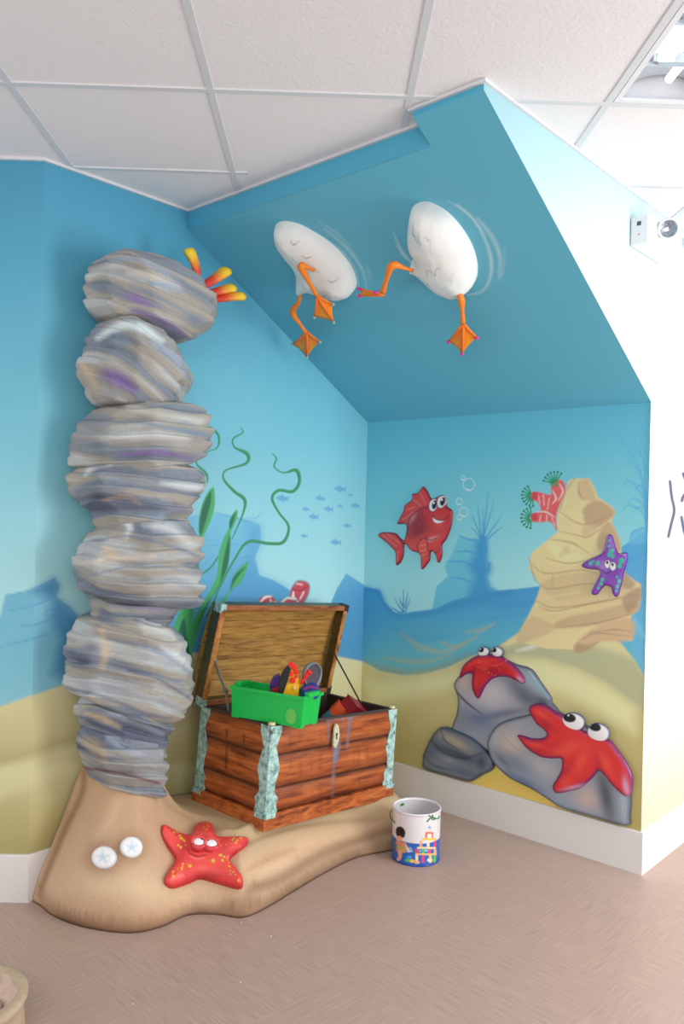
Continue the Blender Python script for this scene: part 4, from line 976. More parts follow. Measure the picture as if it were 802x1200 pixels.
bld('boulder', [((105, 544), (205, 541)), ((88, 549), (225, 546)), ((78, 558), (240, 556)), ((79, 570), (241, 566)), ((82, 582), (239, 577)), ((95, 591), (226, 590)), ((105, 598), (222, 601)), ((109, 610), (217, 615)), ((112, 622), (212, 622))], None, 4, .05, .22, purple=[
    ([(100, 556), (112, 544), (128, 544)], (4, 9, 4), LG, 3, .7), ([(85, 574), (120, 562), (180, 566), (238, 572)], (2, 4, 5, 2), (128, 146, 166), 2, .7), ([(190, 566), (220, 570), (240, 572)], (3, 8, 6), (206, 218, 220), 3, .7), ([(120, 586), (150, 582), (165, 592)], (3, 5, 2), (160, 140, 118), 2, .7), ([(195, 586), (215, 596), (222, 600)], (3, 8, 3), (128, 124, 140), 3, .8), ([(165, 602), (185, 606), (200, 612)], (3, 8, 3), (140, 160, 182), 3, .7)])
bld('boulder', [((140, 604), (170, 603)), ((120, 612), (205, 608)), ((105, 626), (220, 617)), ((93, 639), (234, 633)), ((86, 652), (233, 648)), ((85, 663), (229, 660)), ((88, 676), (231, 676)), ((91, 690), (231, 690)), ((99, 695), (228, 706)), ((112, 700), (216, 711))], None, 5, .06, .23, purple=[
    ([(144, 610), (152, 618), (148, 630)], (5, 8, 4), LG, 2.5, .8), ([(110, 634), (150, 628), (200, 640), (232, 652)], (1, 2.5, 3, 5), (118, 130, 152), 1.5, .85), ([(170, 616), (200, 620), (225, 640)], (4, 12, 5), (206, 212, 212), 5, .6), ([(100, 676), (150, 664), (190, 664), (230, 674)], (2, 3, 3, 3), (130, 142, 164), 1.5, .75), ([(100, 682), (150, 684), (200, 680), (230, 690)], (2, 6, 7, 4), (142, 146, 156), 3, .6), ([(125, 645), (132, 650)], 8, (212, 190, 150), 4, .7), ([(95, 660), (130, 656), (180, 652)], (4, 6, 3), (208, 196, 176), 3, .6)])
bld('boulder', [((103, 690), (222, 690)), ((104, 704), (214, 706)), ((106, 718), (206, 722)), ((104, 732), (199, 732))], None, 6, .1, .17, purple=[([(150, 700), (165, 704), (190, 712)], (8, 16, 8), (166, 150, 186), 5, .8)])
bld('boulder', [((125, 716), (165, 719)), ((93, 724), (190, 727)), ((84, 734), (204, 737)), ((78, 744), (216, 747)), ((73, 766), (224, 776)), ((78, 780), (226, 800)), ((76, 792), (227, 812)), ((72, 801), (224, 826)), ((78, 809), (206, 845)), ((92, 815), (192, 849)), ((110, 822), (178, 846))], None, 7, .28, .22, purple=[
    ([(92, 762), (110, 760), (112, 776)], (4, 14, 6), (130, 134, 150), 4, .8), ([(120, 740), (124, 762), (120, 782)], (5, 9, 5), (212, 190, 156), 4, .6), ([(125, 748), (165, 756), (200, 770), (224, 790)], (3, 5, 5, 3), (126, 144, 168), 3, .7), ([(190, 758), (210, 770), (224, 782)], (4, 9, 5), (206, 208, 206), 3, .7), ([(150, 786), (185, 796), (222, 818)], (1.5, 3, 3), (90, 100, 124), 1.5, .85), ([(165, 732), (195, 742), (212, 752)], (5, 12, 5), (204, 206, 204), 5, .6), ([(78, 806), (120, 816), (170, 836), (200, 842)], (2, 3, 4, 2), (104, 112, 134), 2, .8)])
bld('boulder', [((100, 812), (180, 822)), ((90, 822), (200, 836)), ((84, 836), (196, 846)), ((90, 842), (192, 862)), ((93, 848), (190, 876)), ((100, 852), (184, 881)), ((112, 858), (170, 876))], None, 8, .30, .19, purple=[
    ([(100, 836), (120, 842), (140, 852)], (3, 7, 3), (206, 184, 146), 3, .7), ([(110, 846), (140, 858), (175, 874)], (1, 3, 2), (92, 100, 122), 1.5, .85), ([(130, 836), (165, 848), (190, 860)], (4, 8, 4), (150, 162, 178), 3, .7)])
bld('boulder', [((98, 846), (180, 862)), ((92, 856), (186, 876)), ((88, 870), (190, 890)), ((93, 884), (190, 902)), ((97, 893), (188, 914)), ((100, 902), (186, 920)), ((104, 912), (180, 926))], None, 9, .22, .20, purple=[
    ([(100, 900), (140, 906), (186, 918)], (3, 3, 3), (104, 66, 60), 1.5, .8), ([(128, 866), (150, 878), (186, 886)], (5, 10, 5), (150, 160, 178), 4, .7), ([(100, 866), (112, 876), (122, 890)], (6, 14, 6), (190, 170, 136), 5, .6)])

# orange tube coral on the top boulder
cb = planemap(PA0-sn*.02, sn)
croot = thing('orange_coral', colpt(236, 336), 'cluster of orange and yellow tube coral at the right of the topmost rock', 'coral')
for (tip, bs, w0, w1) in (((221.3, 296), (233.6, 334), 5.6, 2.0), ((262.5, 319), (234, 338), 6.4, 3.6), ((270, 338), (240, 346), 5.4, 4.2), ((281.5, 347.5), (246, 352), 5.2, 3.6)):
    A = colpt(*bs); B = colpt(*tip); mpx = np.linalg.norm(colpt(250, 340)-colpt(251, 340))
    ts = np.linspace(0, 1, 12); pts = [A+(B-A)*t+sn*.02*math.sin(t*2.5) for t in ts]
    rad = [(w1+(w0-w1)*t**.6)*mpx*1.12 for t in ts]
    cols = [S(204, 60, 46, 1.4)*(1-min(1, max(0, (t-.42)/.5)))+S(246, 196, 46, 1.4)*min(1, max(0, (t-.42)/.5)) for t in ts]
    # open mouth: turn the wall inward at the tip
    w_ = rad[-1]; pts += [B+(B-A)*.003, B+(B-A)*.004, B+(B-A)*.003, B-(B-A)*.25]; rad += [w_, w_*.93, w_*.8, w_*.5]; cols += [S(246, 196, 46, 1.4), S(250, 210, 70, 1.4), S(236, 150, 50, 1.4), S(150, 50, 30, 1.3)]
    v, f = tube_geo(pts, rad, 14, True, .7)
    adopt(mk('coral_tube', v, f, mat_paint('coral_paint', .45, .3, 90, .4, .5), None, True, np.repeat(np.array(cols), 14, axis=0)), croot)

# ------------------------------------------------------------ treasure chest
CM = Matrix(((CX[0], CY[0], CZ[0], CO[0]), (CX[1], CY[1], CZ[1], CO[1]), (CX[2], CY[2], CZ[2], CO[2]), (0, 0, 0, 1)))
CW, CD, CH, CM_ = .8017, .4573, .4017, .011
chest = thing('treasure_chest', CO, 'open wooden treasure chest with pale green corner brackets standing on the sand base', 'chest', None, CM)
WD = [S(*c, 1.5) for c in ((70, 30, 18), (150, 74, 32), (196, 112, 56))]
M_w1 = mat_wood('orange_brown_board', *WD, scale=(1.1, 10, 10), attr=True, band=4.)
M_w1s = mat_wood('orange_brown_board_side', *WD, scale=(10, 1.1, 10), attr=True, band=4.)
M_in = mat_plain('dark_chest_inside', S(52, 36, 26), .7, bump=.2)
M_lidin = mat_wood('olive_brown_lid_planks', S(96, 66, 28, 1.6), S(140, 102, 46, 1.7), S(172, 132, 66, 1.7), scale=(1.6, 14, 14), rough=.5)
M_rim = mat_wood('lid_rim_wood', S(110, 62, 26, 1.4), S(160, 104, 50, 1.5), S(190, 140, 74, 1.5), scale=(6, 6, 6))
M_out = mat_wood('dark_lid_outside', S(44, 36, 18, 1.3), S(70, 58, 28, 1.3), S(90, 76, 40, 1.3), scale=(14, 2, 2))
def mat_patina():
    m = bpy.data.materials.new('verdigris_metal'); nt, N, L, b = nodes(m)
    tc = N.new('ShaderNodeTexCoord'); nz = N.new('ShaderNodeTexNoise'); nz.inputs['Scale'].default_value = 42; nz.inputs['Detail'].default_value = 8; nz.inputs['Roughness'].default_value = .7
    L.new(tc.outputs['Object'], nz.inputs['Vector']); r = N.new('ShaderNodeValToRGB'); e = r.color_ramp.elements
    e[0].position = .34; e[0].color = (*S(64, 70, 64), 1); e[1].position = .62; e[1].color = (*S(186, 218, 212, 1.2), 1); k = e.new(.44); k.color = (*S(128, 168, 162, 1.3), 1)
    L.new(nz.outputs['Fac'], r.inputs['Fac']); L.new(r.outputs['Color'], b.inputs['Base Color']); b.inputs['Roughness'].default_value = .55
    return m
M_pat = mat_patina()
# boards: front/back run along X, sides along Y; lap profile (offset outwards per height)
z0m = .062                 # top of the base moulding
rows = [(z0m, .155), (.155, .285), (.285, CH)]
def lap(z):
    for a, b in rows:
        if a <= z <= b+1e-9:
            t = (z-a)/(b-a); return .004+.010*math.sin(math.pi*min(1, t*1.05))**.5 if t < .96 else .004
    return .004
def chest_panel(name, origin, du, dn, length, mat):
    nu = 90; zs = []
    for a, b in rows: zs += list(np.linspace(a+.001, b-.001, 14))
    vs = []; cols = []
    for z in zs:
        for i in range(nu+1):
            u = length*i/nu
            vs.append(np.array(origin)+np.array(du)*u+np.array(dn)*lap(z)+np.array((0, 0, z)))
    # bring verts to world to paint the drips
    wp = np.array([np.array(CM @ V(v)) for v in vs]); X, Y = projN(wp)
    al_ = np.zeros(len(vs)); cc = np.tile(S(96, 112, 140, 1.2), (len(vs), 1))
    zz = np.array([v[2] for v in vs])
    for a, b in rows:           # dark seams with soft shading painted in between boards
        for q in (a, b):
            al_ = np.maximum(al_, np.maximum(.9*np.exp(-((zz-q)/.008)**2), .5*np.exp(-((zz-q)/.026)**2)))
    cc[:] = S(48, 22, 16)
    if name == 'front_board_panel':
        pm = Paint(X, Y, (0, 0, 0)); pm.c[:] = 0
        for st, w in (([(385, 845), (386, 868)], 4), ([(393, 880), (391, 905), (390, 935)], (6, 4, 2)), ([(396, 870), (394, 890)], 8), ([(411, 838), (408, 865), (406, 885)], (7, 4, 1)), ([(388, 843), (418, 838)], 3), ([(402, 840), (403, 860)], 2)):
            pm.stroke(st, w, (.8, .8, .8) , 1.5, .75)
        drip = pm.c[:, 0]; dc = S(112, 134, 158, 1.4); cc = cc*(1-drip[:, None])+dc*drip[:, None]; al_ = np.maximum(al_, drip)
        pm = Paint(X, Y, (0, 0, 0)); pm.c[:] = 0
        for st, w in (([(340, 850), (341, 900)], 3), ([(352, 852), (353, 930)], 2), ([(376, 862), (376, 950)], 3), ([(420, 872), (421, 920)], 4), ([(430, 870), (431, 900)], 3), ([(415, 875), (415, 930)], 2), ([(365, 880), (366, 940)], 2)): pm.stroke(st, w, (.8, .8, .8), 1.5, .4)
        al_ = np.maximum(al_, pm.c[:, 0])
    elif name == 'side_board_panel':
        pm = Paint(X, Y, (0, 0, 0)); pm.c[:] = 0
        for st, w in (([(266, 855), (265, 900)], 3), ([(286, 862), (286, 885)], 3)): pm.stroke(st, w, (.8, .8, .8), 1., .8)
        al_ = np.maximum(al_, pm.c[:, 0])
    fs = []
    for j in range(len(zs)-1):
        for i in range(nu): a = j*(nu+1)+i; fs.append((a, a+1, a+nu+2, a+nu+1))
    return mk(name, vs, fs, mat, chest, True, np.column_stack([cc, al_]))
m_ = CM_
chest_panel('front_board_panel', (m_, m_+.012, 0), (1, 0, 0), (0, -1, 0), CW-2*m_, M_w1)
chest_panel('back_board_panel', (CW-m_, CD-m_-.012, 0), (-1, 0, 0), (0, 1, 0), CW-2*m_, M_w1)
chest_panel('side_board_panel', (m_+.012, CD-m_, 0), (0, -1, 0), (-1, 0, 0), CD-2*m_, M_w1s)
chest_panel('side_board_panel', (CW-m_-.012, m_, 0), (0, 1, 0), (1, 0, 0), CD-2*m_, M_w1s)
def frame_bm(x0, y0, x1, y1, w, z0, z1, bev=.003):
    bm = bmesh.new()
    bmbox(bm, (x0, y0, z0), (x1, y0+w, z1), bev); bmbox(bm, (x0, y1-w, z0), (x1, y1, z1), bev)
    bmbox(bm, (x0, y0+w, z0), (x0+w, y1-w, z1), bev); bmbox(bm, (x1-w, y0+w, z0), (x1, y1-w, z1), bev); return bm
bm = frame_bm(0, 0, CW, CD, .03, 0, z0m)
o = frombm('base_moulding', bm, mat_wood('moulding_wood', *WD, scale=(3, 3, 14)), chest)
bm = frame_bm(m_+.010, m_+.010, CW-m_-.010, CD-m_-.010, .016, .03, CH-.001, 0); bmbox(bm, (.02, .02, .012), (CW-.02, CD-.02, .028))
frombm('inner_box', bm, M_in, chest)
bm = frame_bm(m_+.003, m_+.003, CW-m_-.003, CD-m_-.003, .019, CH-.006, CH+.002, .001)
frombm('top_edge', bm, mat_plain('dark_edge', S(70, 56, 50), .5), chest)
# wavy corner brackets
def bracket(cx, cy_, sx, sy):
    zs = np.linspace(z0m-.012, CH+.001, 60); vs = []; fs = []
    rnd = random.Random(int(cx*100+cy_*10))
    def w(z, ph):
        t = (z-z0m)/(CH-z0m)
        base = np.interp(t, [-.05, .02, .08, .16, .24, .34, .5, .62, .75, .85, .93, 1.0], [.040, .046, .040, .046, .030, .032, .044, .036, .026, .034, .042, .042])*1.42
        return base+.002*noise.noise(Vector((t*14, ph, 0)))
    th = .0025; off = .018
    X0, Y0 = cx-sx*off*0, cy_-sy*off*0
    n = len(zs)
    for z in zs:
        for arm in range(2):
            wd = w(z, arm*3.)
            if arm == 0: vs += [(cx-sx*0, cy_, z), (cx+sx*wd, cy_, z), (cx+sx*wd, cy_+sy*.006, z)]
            else: vs += [(cx, cy_, z), (cx, cy_+sy*wd, z), (cx+sx*.006, cy_+sy*wd, z)]
    for j in range(n-1):
        for arm in range(2):
            a = j*6+arm*3; b = a+6
            fs += [(a, a+1, b+1, b), (a+1, a+2, b+2, b+1)]
    return mk('corner_bracket', vs, fs, M_pat, chest)
e = .0045
bracket(m_-e, m_-e, 1, 1); bracket(CW-m_+e, m_-e, -1, 1); bracket(m_-e, CD-m_+e, 1, -1); bracket(CW-m_+e, CD-m_+e, -1, -1)
# patina collars on the moulding
for (x, y, sx, sy) in ((0, 0, 1, 1), (CW, 0, -1, 1), (0, CD, 1, -1)):
    bm = bmesh.new(); L1 = .058
    xa, xb = sorted((x-sx*.002, x+sx*L1)); ya, yb = sorted((y-sy*.002, y+sy*L1))
    bmbox(bm, (xa, min(y-sy*.002, y+sy*.008), z0m-.016), (xb, max(y-sy*.002, y+sy*.008), z0m+.003), .001)
    bmbox(bm, (min(x-sx*.002, x+sx*.008), ya, z0m-.016), (max(x-sx*.002, x+sx*.008), yb, z0m+.003), .001)
    frombm('moulding_collar', bm, M_pat, chest)
# lock plate with a keyhole
def lockplate():
    out = []
    for a in np.linspace(0, 2*math.pi, 40, endpoint=False):
        x = .019*math.cos(a); z = .052*math.sin(a); z *= 1; x *= 1+.12*math.cos(3*a)
        out.append((x, z))
    bm = bmesh.new(); fv = [bm.verts.new((x, 0, z)) for x, z in out]; f = bm.faces.new(fv)
    r = bmesh.ops.extrude_face_region(bm, geom=[f]); 
    for v in [g for g in r['geom'] if isinstance(g, bmesh.types.BMVert)]: v.co.y -= .006; v.co.x *= .88; v.co.z *= .93
    bmesh.ops.recalc_face_normals(bm, faces=bm.faces)
    o = frombm('lock_plate', bm, mat_plain('pale_brass_plate', S(196, 202, 172, 1.2), .4, .2, bump=.3, bscale=90, var=.25), chest)
    o.location = (.372, -.004, .328); 
    bm = bmesh.new(); bmesh.ops.create_cone(bm, cap_ends=True, segments=16, radius1=.0055, radius2=.0055, depth=.002, matrix=Matrix.Translation((0, -.0068, .008)) @ Matrix.Rotation(R(90), 4, 'X'))
    bmbox(bm, (-.0028, -.0078, -.012), (.0028, -.0058, .008)); k = frombm('keyhole', bm, mat_plain('keyhole_black', (.01, .01, .01), .5), o)
    return o
lockplate()
for (x, y) in ((.024, .024), (CW-.024, .024)):
    v, f = lathe_geo([(.0, 0), (.0135, 0), (.0150, .003), (.0145, .009), (.011, .012), (0, .0125)], 20)
    o = mk('lid_bumper', [(a+x, b+y, c_+CH+.001) for a, b, c_ in v], f, mat_plain('cream_rubber', S(222, 208, 160), .5), chest, True)
# lid: hinged at the back, opened past upright towards the wall
phi = R(79.27); LL = .4445; LW = CW
lid = bpy.data.objects.new('lid', None); COL.objects.link(lid); lid.parent = chest
# lid local frame: x along chest x, y = from the hinge to the free edge, z = outwards (back, away from the opening)
ld = Vector((0, -math.cos(phi), math.sin(phi))); lx = Vector((1, 0, 0)); lz = lx.cross(ld)
if lz.y < 0: lz = -lz; 
LMx = Matrix(((lx.x, ld.x, lz.x, 0.0), (lx.y, ld.y, lz.y, CD-m_), (lx.z, ld.z, lz.z, CH+.004), (0, 0, 0, 1)))
lid.matrix_local = LMx
LDP = .052                       # depth of the lid box; the top bows further out
def lid_shell():
    th = .02
    bm = bmesh.new()
    for nm, a, b in (('lid_end', (0, 0, .0), (th, LL, LDP)), ('lid_end', (LW-th, 0, 0), (LW, LL, LDP)), ('lid_side', (th, 0, 0), (LW-th, th, LDP)), ('lid_side', (th, LL-th, 0), (LW-th, LL, LDP))):
        bm = bmesh.new(); bmbox(bm, a, b, .001); frombm(nm, bm, M_out, lid)
    # five planks in a shallow arc
    n = 5
    for k in range(n):
        a0, a1 = k/n, (k+1)/n
        zf = lambda a: LDP-.012+.030*(1-(2*a-1)**2)
        y0, y1 = LL*a0+.0008, LL*a1-.0008; bm = bmesh.new()
        vs = [bm.verts.new(c_) for c_ in ((0.0, y0, zf(a0)), (LW, y0, zf(a0)), (LW, y1, zf(a1)), (0., y1, zf(a1)), (0., y0, zf(a0)+.012), (LW, y0, zf(a0)+.012), (LW, y1, zf(a1)+.012), (0., y1, zf(a1)+.012))]
        for q in ((0, 1, 2, 3), (7, 6, 5, 4), (0, 4, 5, 1), (1, 5, 6, 2), (2, 6, 7, 3), (3, 7, 4, 0)): bm.faces.new([vs[i] for i in q])
        frombm('lid_plank', bm, M_lidin, lid)
    rw = .024
    M_rr = (mat_wood('rim_rail_wood', S(96, 50, 26, 1.3), S(140, 84, 46, 1.4), S(170, 112, 66, 1.4), scale=(2, 10, 10)))
    for a, b, mm in (((0, LL-rw, -.006), (LW, LL, .002), M_rr), ((0, 0, -.006), (LW, rw, .002), M_rr), ((0, rw, -.0055), (rw+.004, LL-rw, .002), M_rim), ((LW-rw, rw, -.0055), (LW, LL-rw, .002), M_rim)):
        bm = bmesh.new(); bmbox(bm, a, b, .002); frombm('lid_rim', bm, mm, lid)
    for (x, y) in ((0, LL), (LW, LL), (0, 0), (LW, 0)):
        sx = 1 if x == 0 else -1; sy = 1 if y == 0 else -1; bm = bmesh.new()
        bmbox(bm, (min(x-sx*.002, x+sx*.026), min(y-sy*.002, y+sy*.026), -.008), (max(x-sx*.002, x+sx*.026), max(y-sy*.002, y+sy*.026), -.004 if y else -.004), .001)
        bmbox(bm, (min(x-sx*.003, x), min(y-sy*.002, y+sy*.034), -.008), (max(x-sx*.003, x)+.0005, max(y-sy*.002, y+sy*.034), .04), .001)
        bmbox(bm, (min(x-sx*.002, x+sx*.028), min(y-sy*.003, y), -.008), (max(x-sx*.002, x+sx*.028), max(y-sy*.003, y)+.0005, .04), .001)
        if y == LL and x == 0 or y == 0 and x == 0: frombm('lid_corner', bm, M_pat, lid)
        else: frombm('lid_corner', bm, mat_plain('dark_iron', S(50, 44, 44), .5), lid)
lid_shell()
# lid stays
bpy.context.view_layer.update()
M_steel = mat_plain('grey_steel', S(150, 152, 150), .35, .7)
def inl(p): return np.array(LMx @ Vector(p))
A = inl((.026, .20, .004)); B = np.array((.040, .30, CH-.02)); mid = np.array([.036, .335, CH+.085])
bm = bmesh.new()
def bar(bm, a, b, w, th, wdir=Vector((0, 1, 0))):
    a, b = V(a), V(b); t = (b-a).normalized(); x = Vector((1, 0, 0)); x = (x-t*x.dot(t)).normalized(); y = t.cross(x)
    M = Matrix(((x.x, y.x, t.x, a.x), (x.y, y.y, t.y, a.y), (x.z, y.z, t.z, a.z), (0, 0, 0, 1)))
    bmbox(bm, (-th/2, -w/2, 0), (th/2, w/2, (b-a).length), .0008, M)
bar(bm, A, mid, .014, .004); bar(bm, mid+np.array([.004, 0, 0]), B+np.array([.004, 0, -.02]), .015, .004)
for c_ in (A, mid):
    bmesh.ops.create_cone(bm, cap_ends=True, segments=16, radius1=.012, radius2=.012, depth=.012, matrix=Matrix.Translation(V(c_)) @ Matrix.Rotation(R(90), 4, 'Y'))
frombm('lid_stay', bm, M_steel, chest)
A = inl((LW-.026, .205, .004)); B = np.array((CW-.036, .19, CH-.02))
bm = bmesh.new(); bar(bm, A, B, .007, .005); bmesh.ops.create_cone(bm, cap_ends=True, segments=16, radius1=.012, radius2=.012, depth=.01, matrix=Matrix.Translation(V(A)) @ Matrix.Rotation(R(90), 4, 'Y'))
frombm('lid_stay', bm, mat_plain('dark_steel', S(96, 84, 60), .4, .5), chest)

# ------------------------------------------------------------ toys in the chest
def cpt(u, w, z): return np.array(CM @ Vector((u, w, z)))
# green bin
yb = -1.268
bx = Vector((math.cos(yb), math.sin(yb), 0)); by = Vector((-math.sin(yb), math.cos(yb), 0))
BM_ = CM @ Matrix(((bx.x, by.x, 0, -.031), (bx.y, by.y, 0, .229), (0, 0, 1, CH+.005), (0, 0, 0, 1)))
BWd, BDp, BHt = .34, .168, .122
M_green = mat_plain('green_plastic', S(14, 178, 74, 1.5), .35, bump=.03, bscale=300)
binr = thing('green_bin', (0, 0, 0), 'bright green plastic storage bin resting across the front left rim of the chest', 'bin', None, BM_)
def bin_body():
    bm = bmesh.new(); w, d, h = BWd, BDp, BHt; tp = .010; c = .028; g = .010
    def ringpts(z, ins, notch=True):
        x0, x1, y0, y1 = ins, w-ins, ins, d-ins; rr = .012
        # outline with recessed channels in both short ends (hand grips)
        q = [(x0, y0), (x1, y0), (x1, y0+c*1.3), (x1-g, y0+c*1.5), (x1-g, y1-c*1.5), (x1, y1-c*1.3), (x1, y1), (x0, y1), (x0, y1-c*1.3), (x0+g, y1-c*1.5), (x0+g, y0+c*1.5), (x0, y0+c*1.3)]
        return [(a, b, z) for a, b in q]
    lv = [ringpts(0.0, tp+.002), ringpts(.012, tp), ringpts(h-.012, .004), ringpts(h-.012, -.002), ringpts(h, -.002), ringpts(h, .007), ringpts(.008, tp+.006)]
    V_ = [[bm.verts.new(p) for p in r] for r in lv]
    n = 12
    for a, b in zip(V_[:-1], V_[1:]):
        for i in range(n): bm.faces.new([a[i], a[(i+1) % n], b[(i+1) % n], b[i]])
    bm.faces.new(V_[0][::-1]); bm.faces.new(V_[-1])
    es = [e for e in bm.edges if abs(e.verts[0].co.z-e.verts[1].co.z) > .03]
    bmesh.ops.bevel(bm, geom=es, offset=.004, segments=2, affect='EDGES')
    o = frombm('bin_body', bm, M_green, binr)
    for x in (-.006, w-.020):
        bm = bmesh.new(); bmbox(bm, (x, d/2-.045, h-.008), (x+.026, d/2+.045, h+.012), .004); frombm('grip_tab', bm, M_green, binr)
    for x in (0.012, w-.045):
        for y in (.012, d-.045):
            bm = bmesh.new(); bmbox(bm, (x, y, -.004), (x+.033, y+.033, .004), .002); frombm('foot', bm, M_green, binr)
    # pale green patch on the long side
    vs = []; 
    for a in np.linspace(0, 2*math.pi, 24, endpoint=False): vs.append((.286+.024*math.cos(a), .0035-.0, .040+.030*math.sin(a)))
    vs = [(x, .0115-(z/h)*.0065-.0025, z) for x, y, z in vs]
    mk('pale_patch', vs, [tuple(range(24))], mat_plain('pale_green_patch', S(96, 188, 84, 1.4), .5), binr)
bin_body()
def BP(x, y, z): return np.array(BM_ @ Vector((x, y, z)))
M_yel = mat_plain('yellow_plastic', S(240, 170, 20, 1.4), .35); M_red = mat_plain('red_plastic', S(220, 30, 24, 1.4), .35); M_blk = mat_plain('black_plastic', S(20, 20, 26), .4)
M_pur = mat_plain('purple_plastic', S(70, 40, 130, 1.2), .4); M_gry = mat_plain('grey_plastic', S(130, 138, 150, 1.2), .35, .3); M_blu = mat_plain('blue_plastic', S(40, 60, 150, 1.2), .4)
# screen-facing frame for the toys: the direction from the bin towards the room
def viewplane(P):
    n = (C0-P); n[2] = 0; n /= np.linalg.norm(n); return planemap(P, n), n
tp = BP(.235, .095, .10)
mpT, nT = viewplane(tp)
def plate(name, out, mp_, th, mat, parent, smooth=3):
    P = cr(out, smooth, True) if smooth else np.array(out); bm = bmesh.new()
    a = [mp_(x, y)[0] for x, y in P]; nn = mp_(*P[0])[1]
    F1 = [bm.verts.new(V(p+nn*th/2)) for p in a]; F2 = [bm.verts.new(V(p-nn*th/2)) for p in a]
    n = len(a); bm.faces.new(F1); bm.faces.new(F2[::-1])
    for i in range(n): bm.faces.new([F1[i], F1[(i+1) % n], F2[(i+1) % n], F2[i]])
    bmesh.ops.recalc_face_normals(bm, faces=bm.faces)
    bmesh.ops.bevel(bm, geom=[e for e in bm.edges if len(e.link_faces) == 2 and max(len(f.verts) for f in e.link_faces) > 6], offset=min(.004, th*.25), segments=2, affect='EDGES')
    return adopt(frombm(name, bm, mat, None, False), parent)
toy = thing('toy_rooster', tp, 'yellow and black toy bird with a red comb standing in the green bin', 'toy')
plate('body', [(330, 816), (333, 806), (336, 797), (340, 785), (345, 782), (349, 790), (351, 800), (350, 815), (353, 826), (345, 838), (335, 836)], mpT, .05, M_yel, toy)
plate('wing', [(327, 812), (327, 800), (331, 788), (337, 781), (340, 784), (337, 796), (333, 807), (330, 814)], planemap(tp+nT*.012, nT), .06, M_blk, toy)
for x, y, r in ((341.5, 778.5, 3.2), (345, 782, 3.4), (347, 787.5, 3.0), (343, 797.5, 3.4), (340.5, 790, 2.6), (347, 793, 2)):
    plate('comb_bump', ellipse(x, y, r, r*.95, 0, 10), planemap(tp+nT*.03, nT), .018, M_red, toy, 2)
plate('eye_disc', ellipse(345.5, 806, 2.2, 2.4, 0, 10), planemap(tp+nT*.028, nT), .006, mat_plain('eye_cream', S(220, 190, 120, 1.2), .4), toy, 2)
wh = BP(.285, .125, .08)
mpW, nW = viewplane(wh)
nW2 = nW*math.cos(R(45))+np.array([nW[1], -nW[0], 0])*math.sin(R(45))*-1; nW2 /= np.linalg.norm(nW2)
toy2 = thing('toy_tambourine', wh, 'round grey toy hoop with a red handle leaning in the green bin', 'toy')
cc_ = onplane(366, 791, wh, nW2)
M4 = Matrix.Translation(V(cc_)) @ V(nW2).to_track_quat('Z', 'Y').to_matrix().to_4x4()
v, f = lathe_geo([(.046, -.009), (.050, -.009), (.050, .009), (.046, .009), (.046, -.009)], 36)
adopt(mk('hoop', [M4 @ Vector(q) for q in v], f, M_gry, None, True), toy2)
v, f = lathe_geo([(0, -.003), (.046, -.003), (.046, .001), (0, .001)], 36)
adopt(mk('drum_skin', [M4 @ Vector(q) for q in v], f, mat_plain('dark_skin', S(70, 66, 76), .4), None, False), toy2)
mpR = planemap(wh+nW*.03, nW)
adopt(tube('handle', cr([mpR(353, 801)[0], mpR(357, 795)[0], mpR(361, 789)[0], mpR(364, 786)[0]], 4), [.007]*6+[.010]*4+[.014, .013, .010], M_red, None, 12), toy2)
bl = BP(.13, .11, .06); mpB, nB = viewplane(bl)
q = thing('toy_block', bl, 'purple toy wedge poking up inside the green bin left of the toy bird', 'toy')
plate('wedge_body', [(316, 803), (320, 794), (327, 790), (330, 796), (328, 812), (318, 814)], mpB, .05, M_pur, q, 0)
q = thing('toy_brick', bl, 'small red toy piece at the foot of the black wing in the green bin', 'toy')
plate('brick_body', [(318, 808), (327, 804), (331, 812), (322, 818)], planemap(bl+nB*.05, nB), .03, mat_plain('dark_red_plastic', S(170, 30, 30, 1.2), .4), q, 0)
q = thing('toy_car', BP(.30, .12, .09), 'dark blue toy shell showing at the right end of the green bin', 'toy')
mpQ, nQ = viewplane(BP(.29, .13, .09))
plate('shell_body', [(353, 812), (355, 804), (362, 801), (371, 803), (375, 810), (370, 818), (356, 820)], mpQ, .06, M_blu, q)
plate('stripe', [(356, 807), (364, 803.5), (372, 806), (372, 808), (364, 806), (357, 809)], planemap(BP(.29, .13, .09)+nQ*.032, nQ), .004, mat_plain('magenta_plastic', S(150, 40, 110, 1.2), .4), q)
# blocks at the right end of the chest
def block(name, a, b, c_, d_, mat, lab, bev=.003):
    """a: corner point; b,c_,d_: edge vectors (world)"""
    M = Matrix(((b[0], c_[0], d_[0], a[0]), (b[1], c_[1], d_[1], a[1]), (b[2], c_[2], d_[2], a[2]), (0, 0, 0, 1)))
    bm = bmesh.new(); bmbox(bm, (0, 0, 0), (1, 1, 1), 0, M); bmesh.ops.bevel(bm, geom=bm.edges[:], offset=bev, segments=2, affect='EDGES')
    return tag(frombm(name, bm, mat), lab, 'toy block')
def cdir(u, w, z): v = np.array(CM.to_3x3() @ Vector((u, w, z))); return v
ta = onplane(409, 835, cpt(.5, .20, CH), nT)
cc = cpt(.60, .17, CH-.02)
nC = (C0-cc); nC[2] = 0; nC /= np.linalg.norm(nC)
pA = onplane(419, 828, cc, nC)            # nearest upper corner
pB = onplane(408, 813.5, cc-nC*.06, nC); pC = onplane(409, 838, cc+nC*.0, nC); pD = onplane(438, 823.5, cc-nC*.02, nC)
e1 = pB-pA; e2 = pC-pA; e2 = e2-e1*(e1 @ e2)/(e1 @ e1); e3 = np.cross(e1, e2); e3 /= np.linalg.norm(e3)
if e3 @ cdir(1, 0, 0) < 0: e3 = -e3
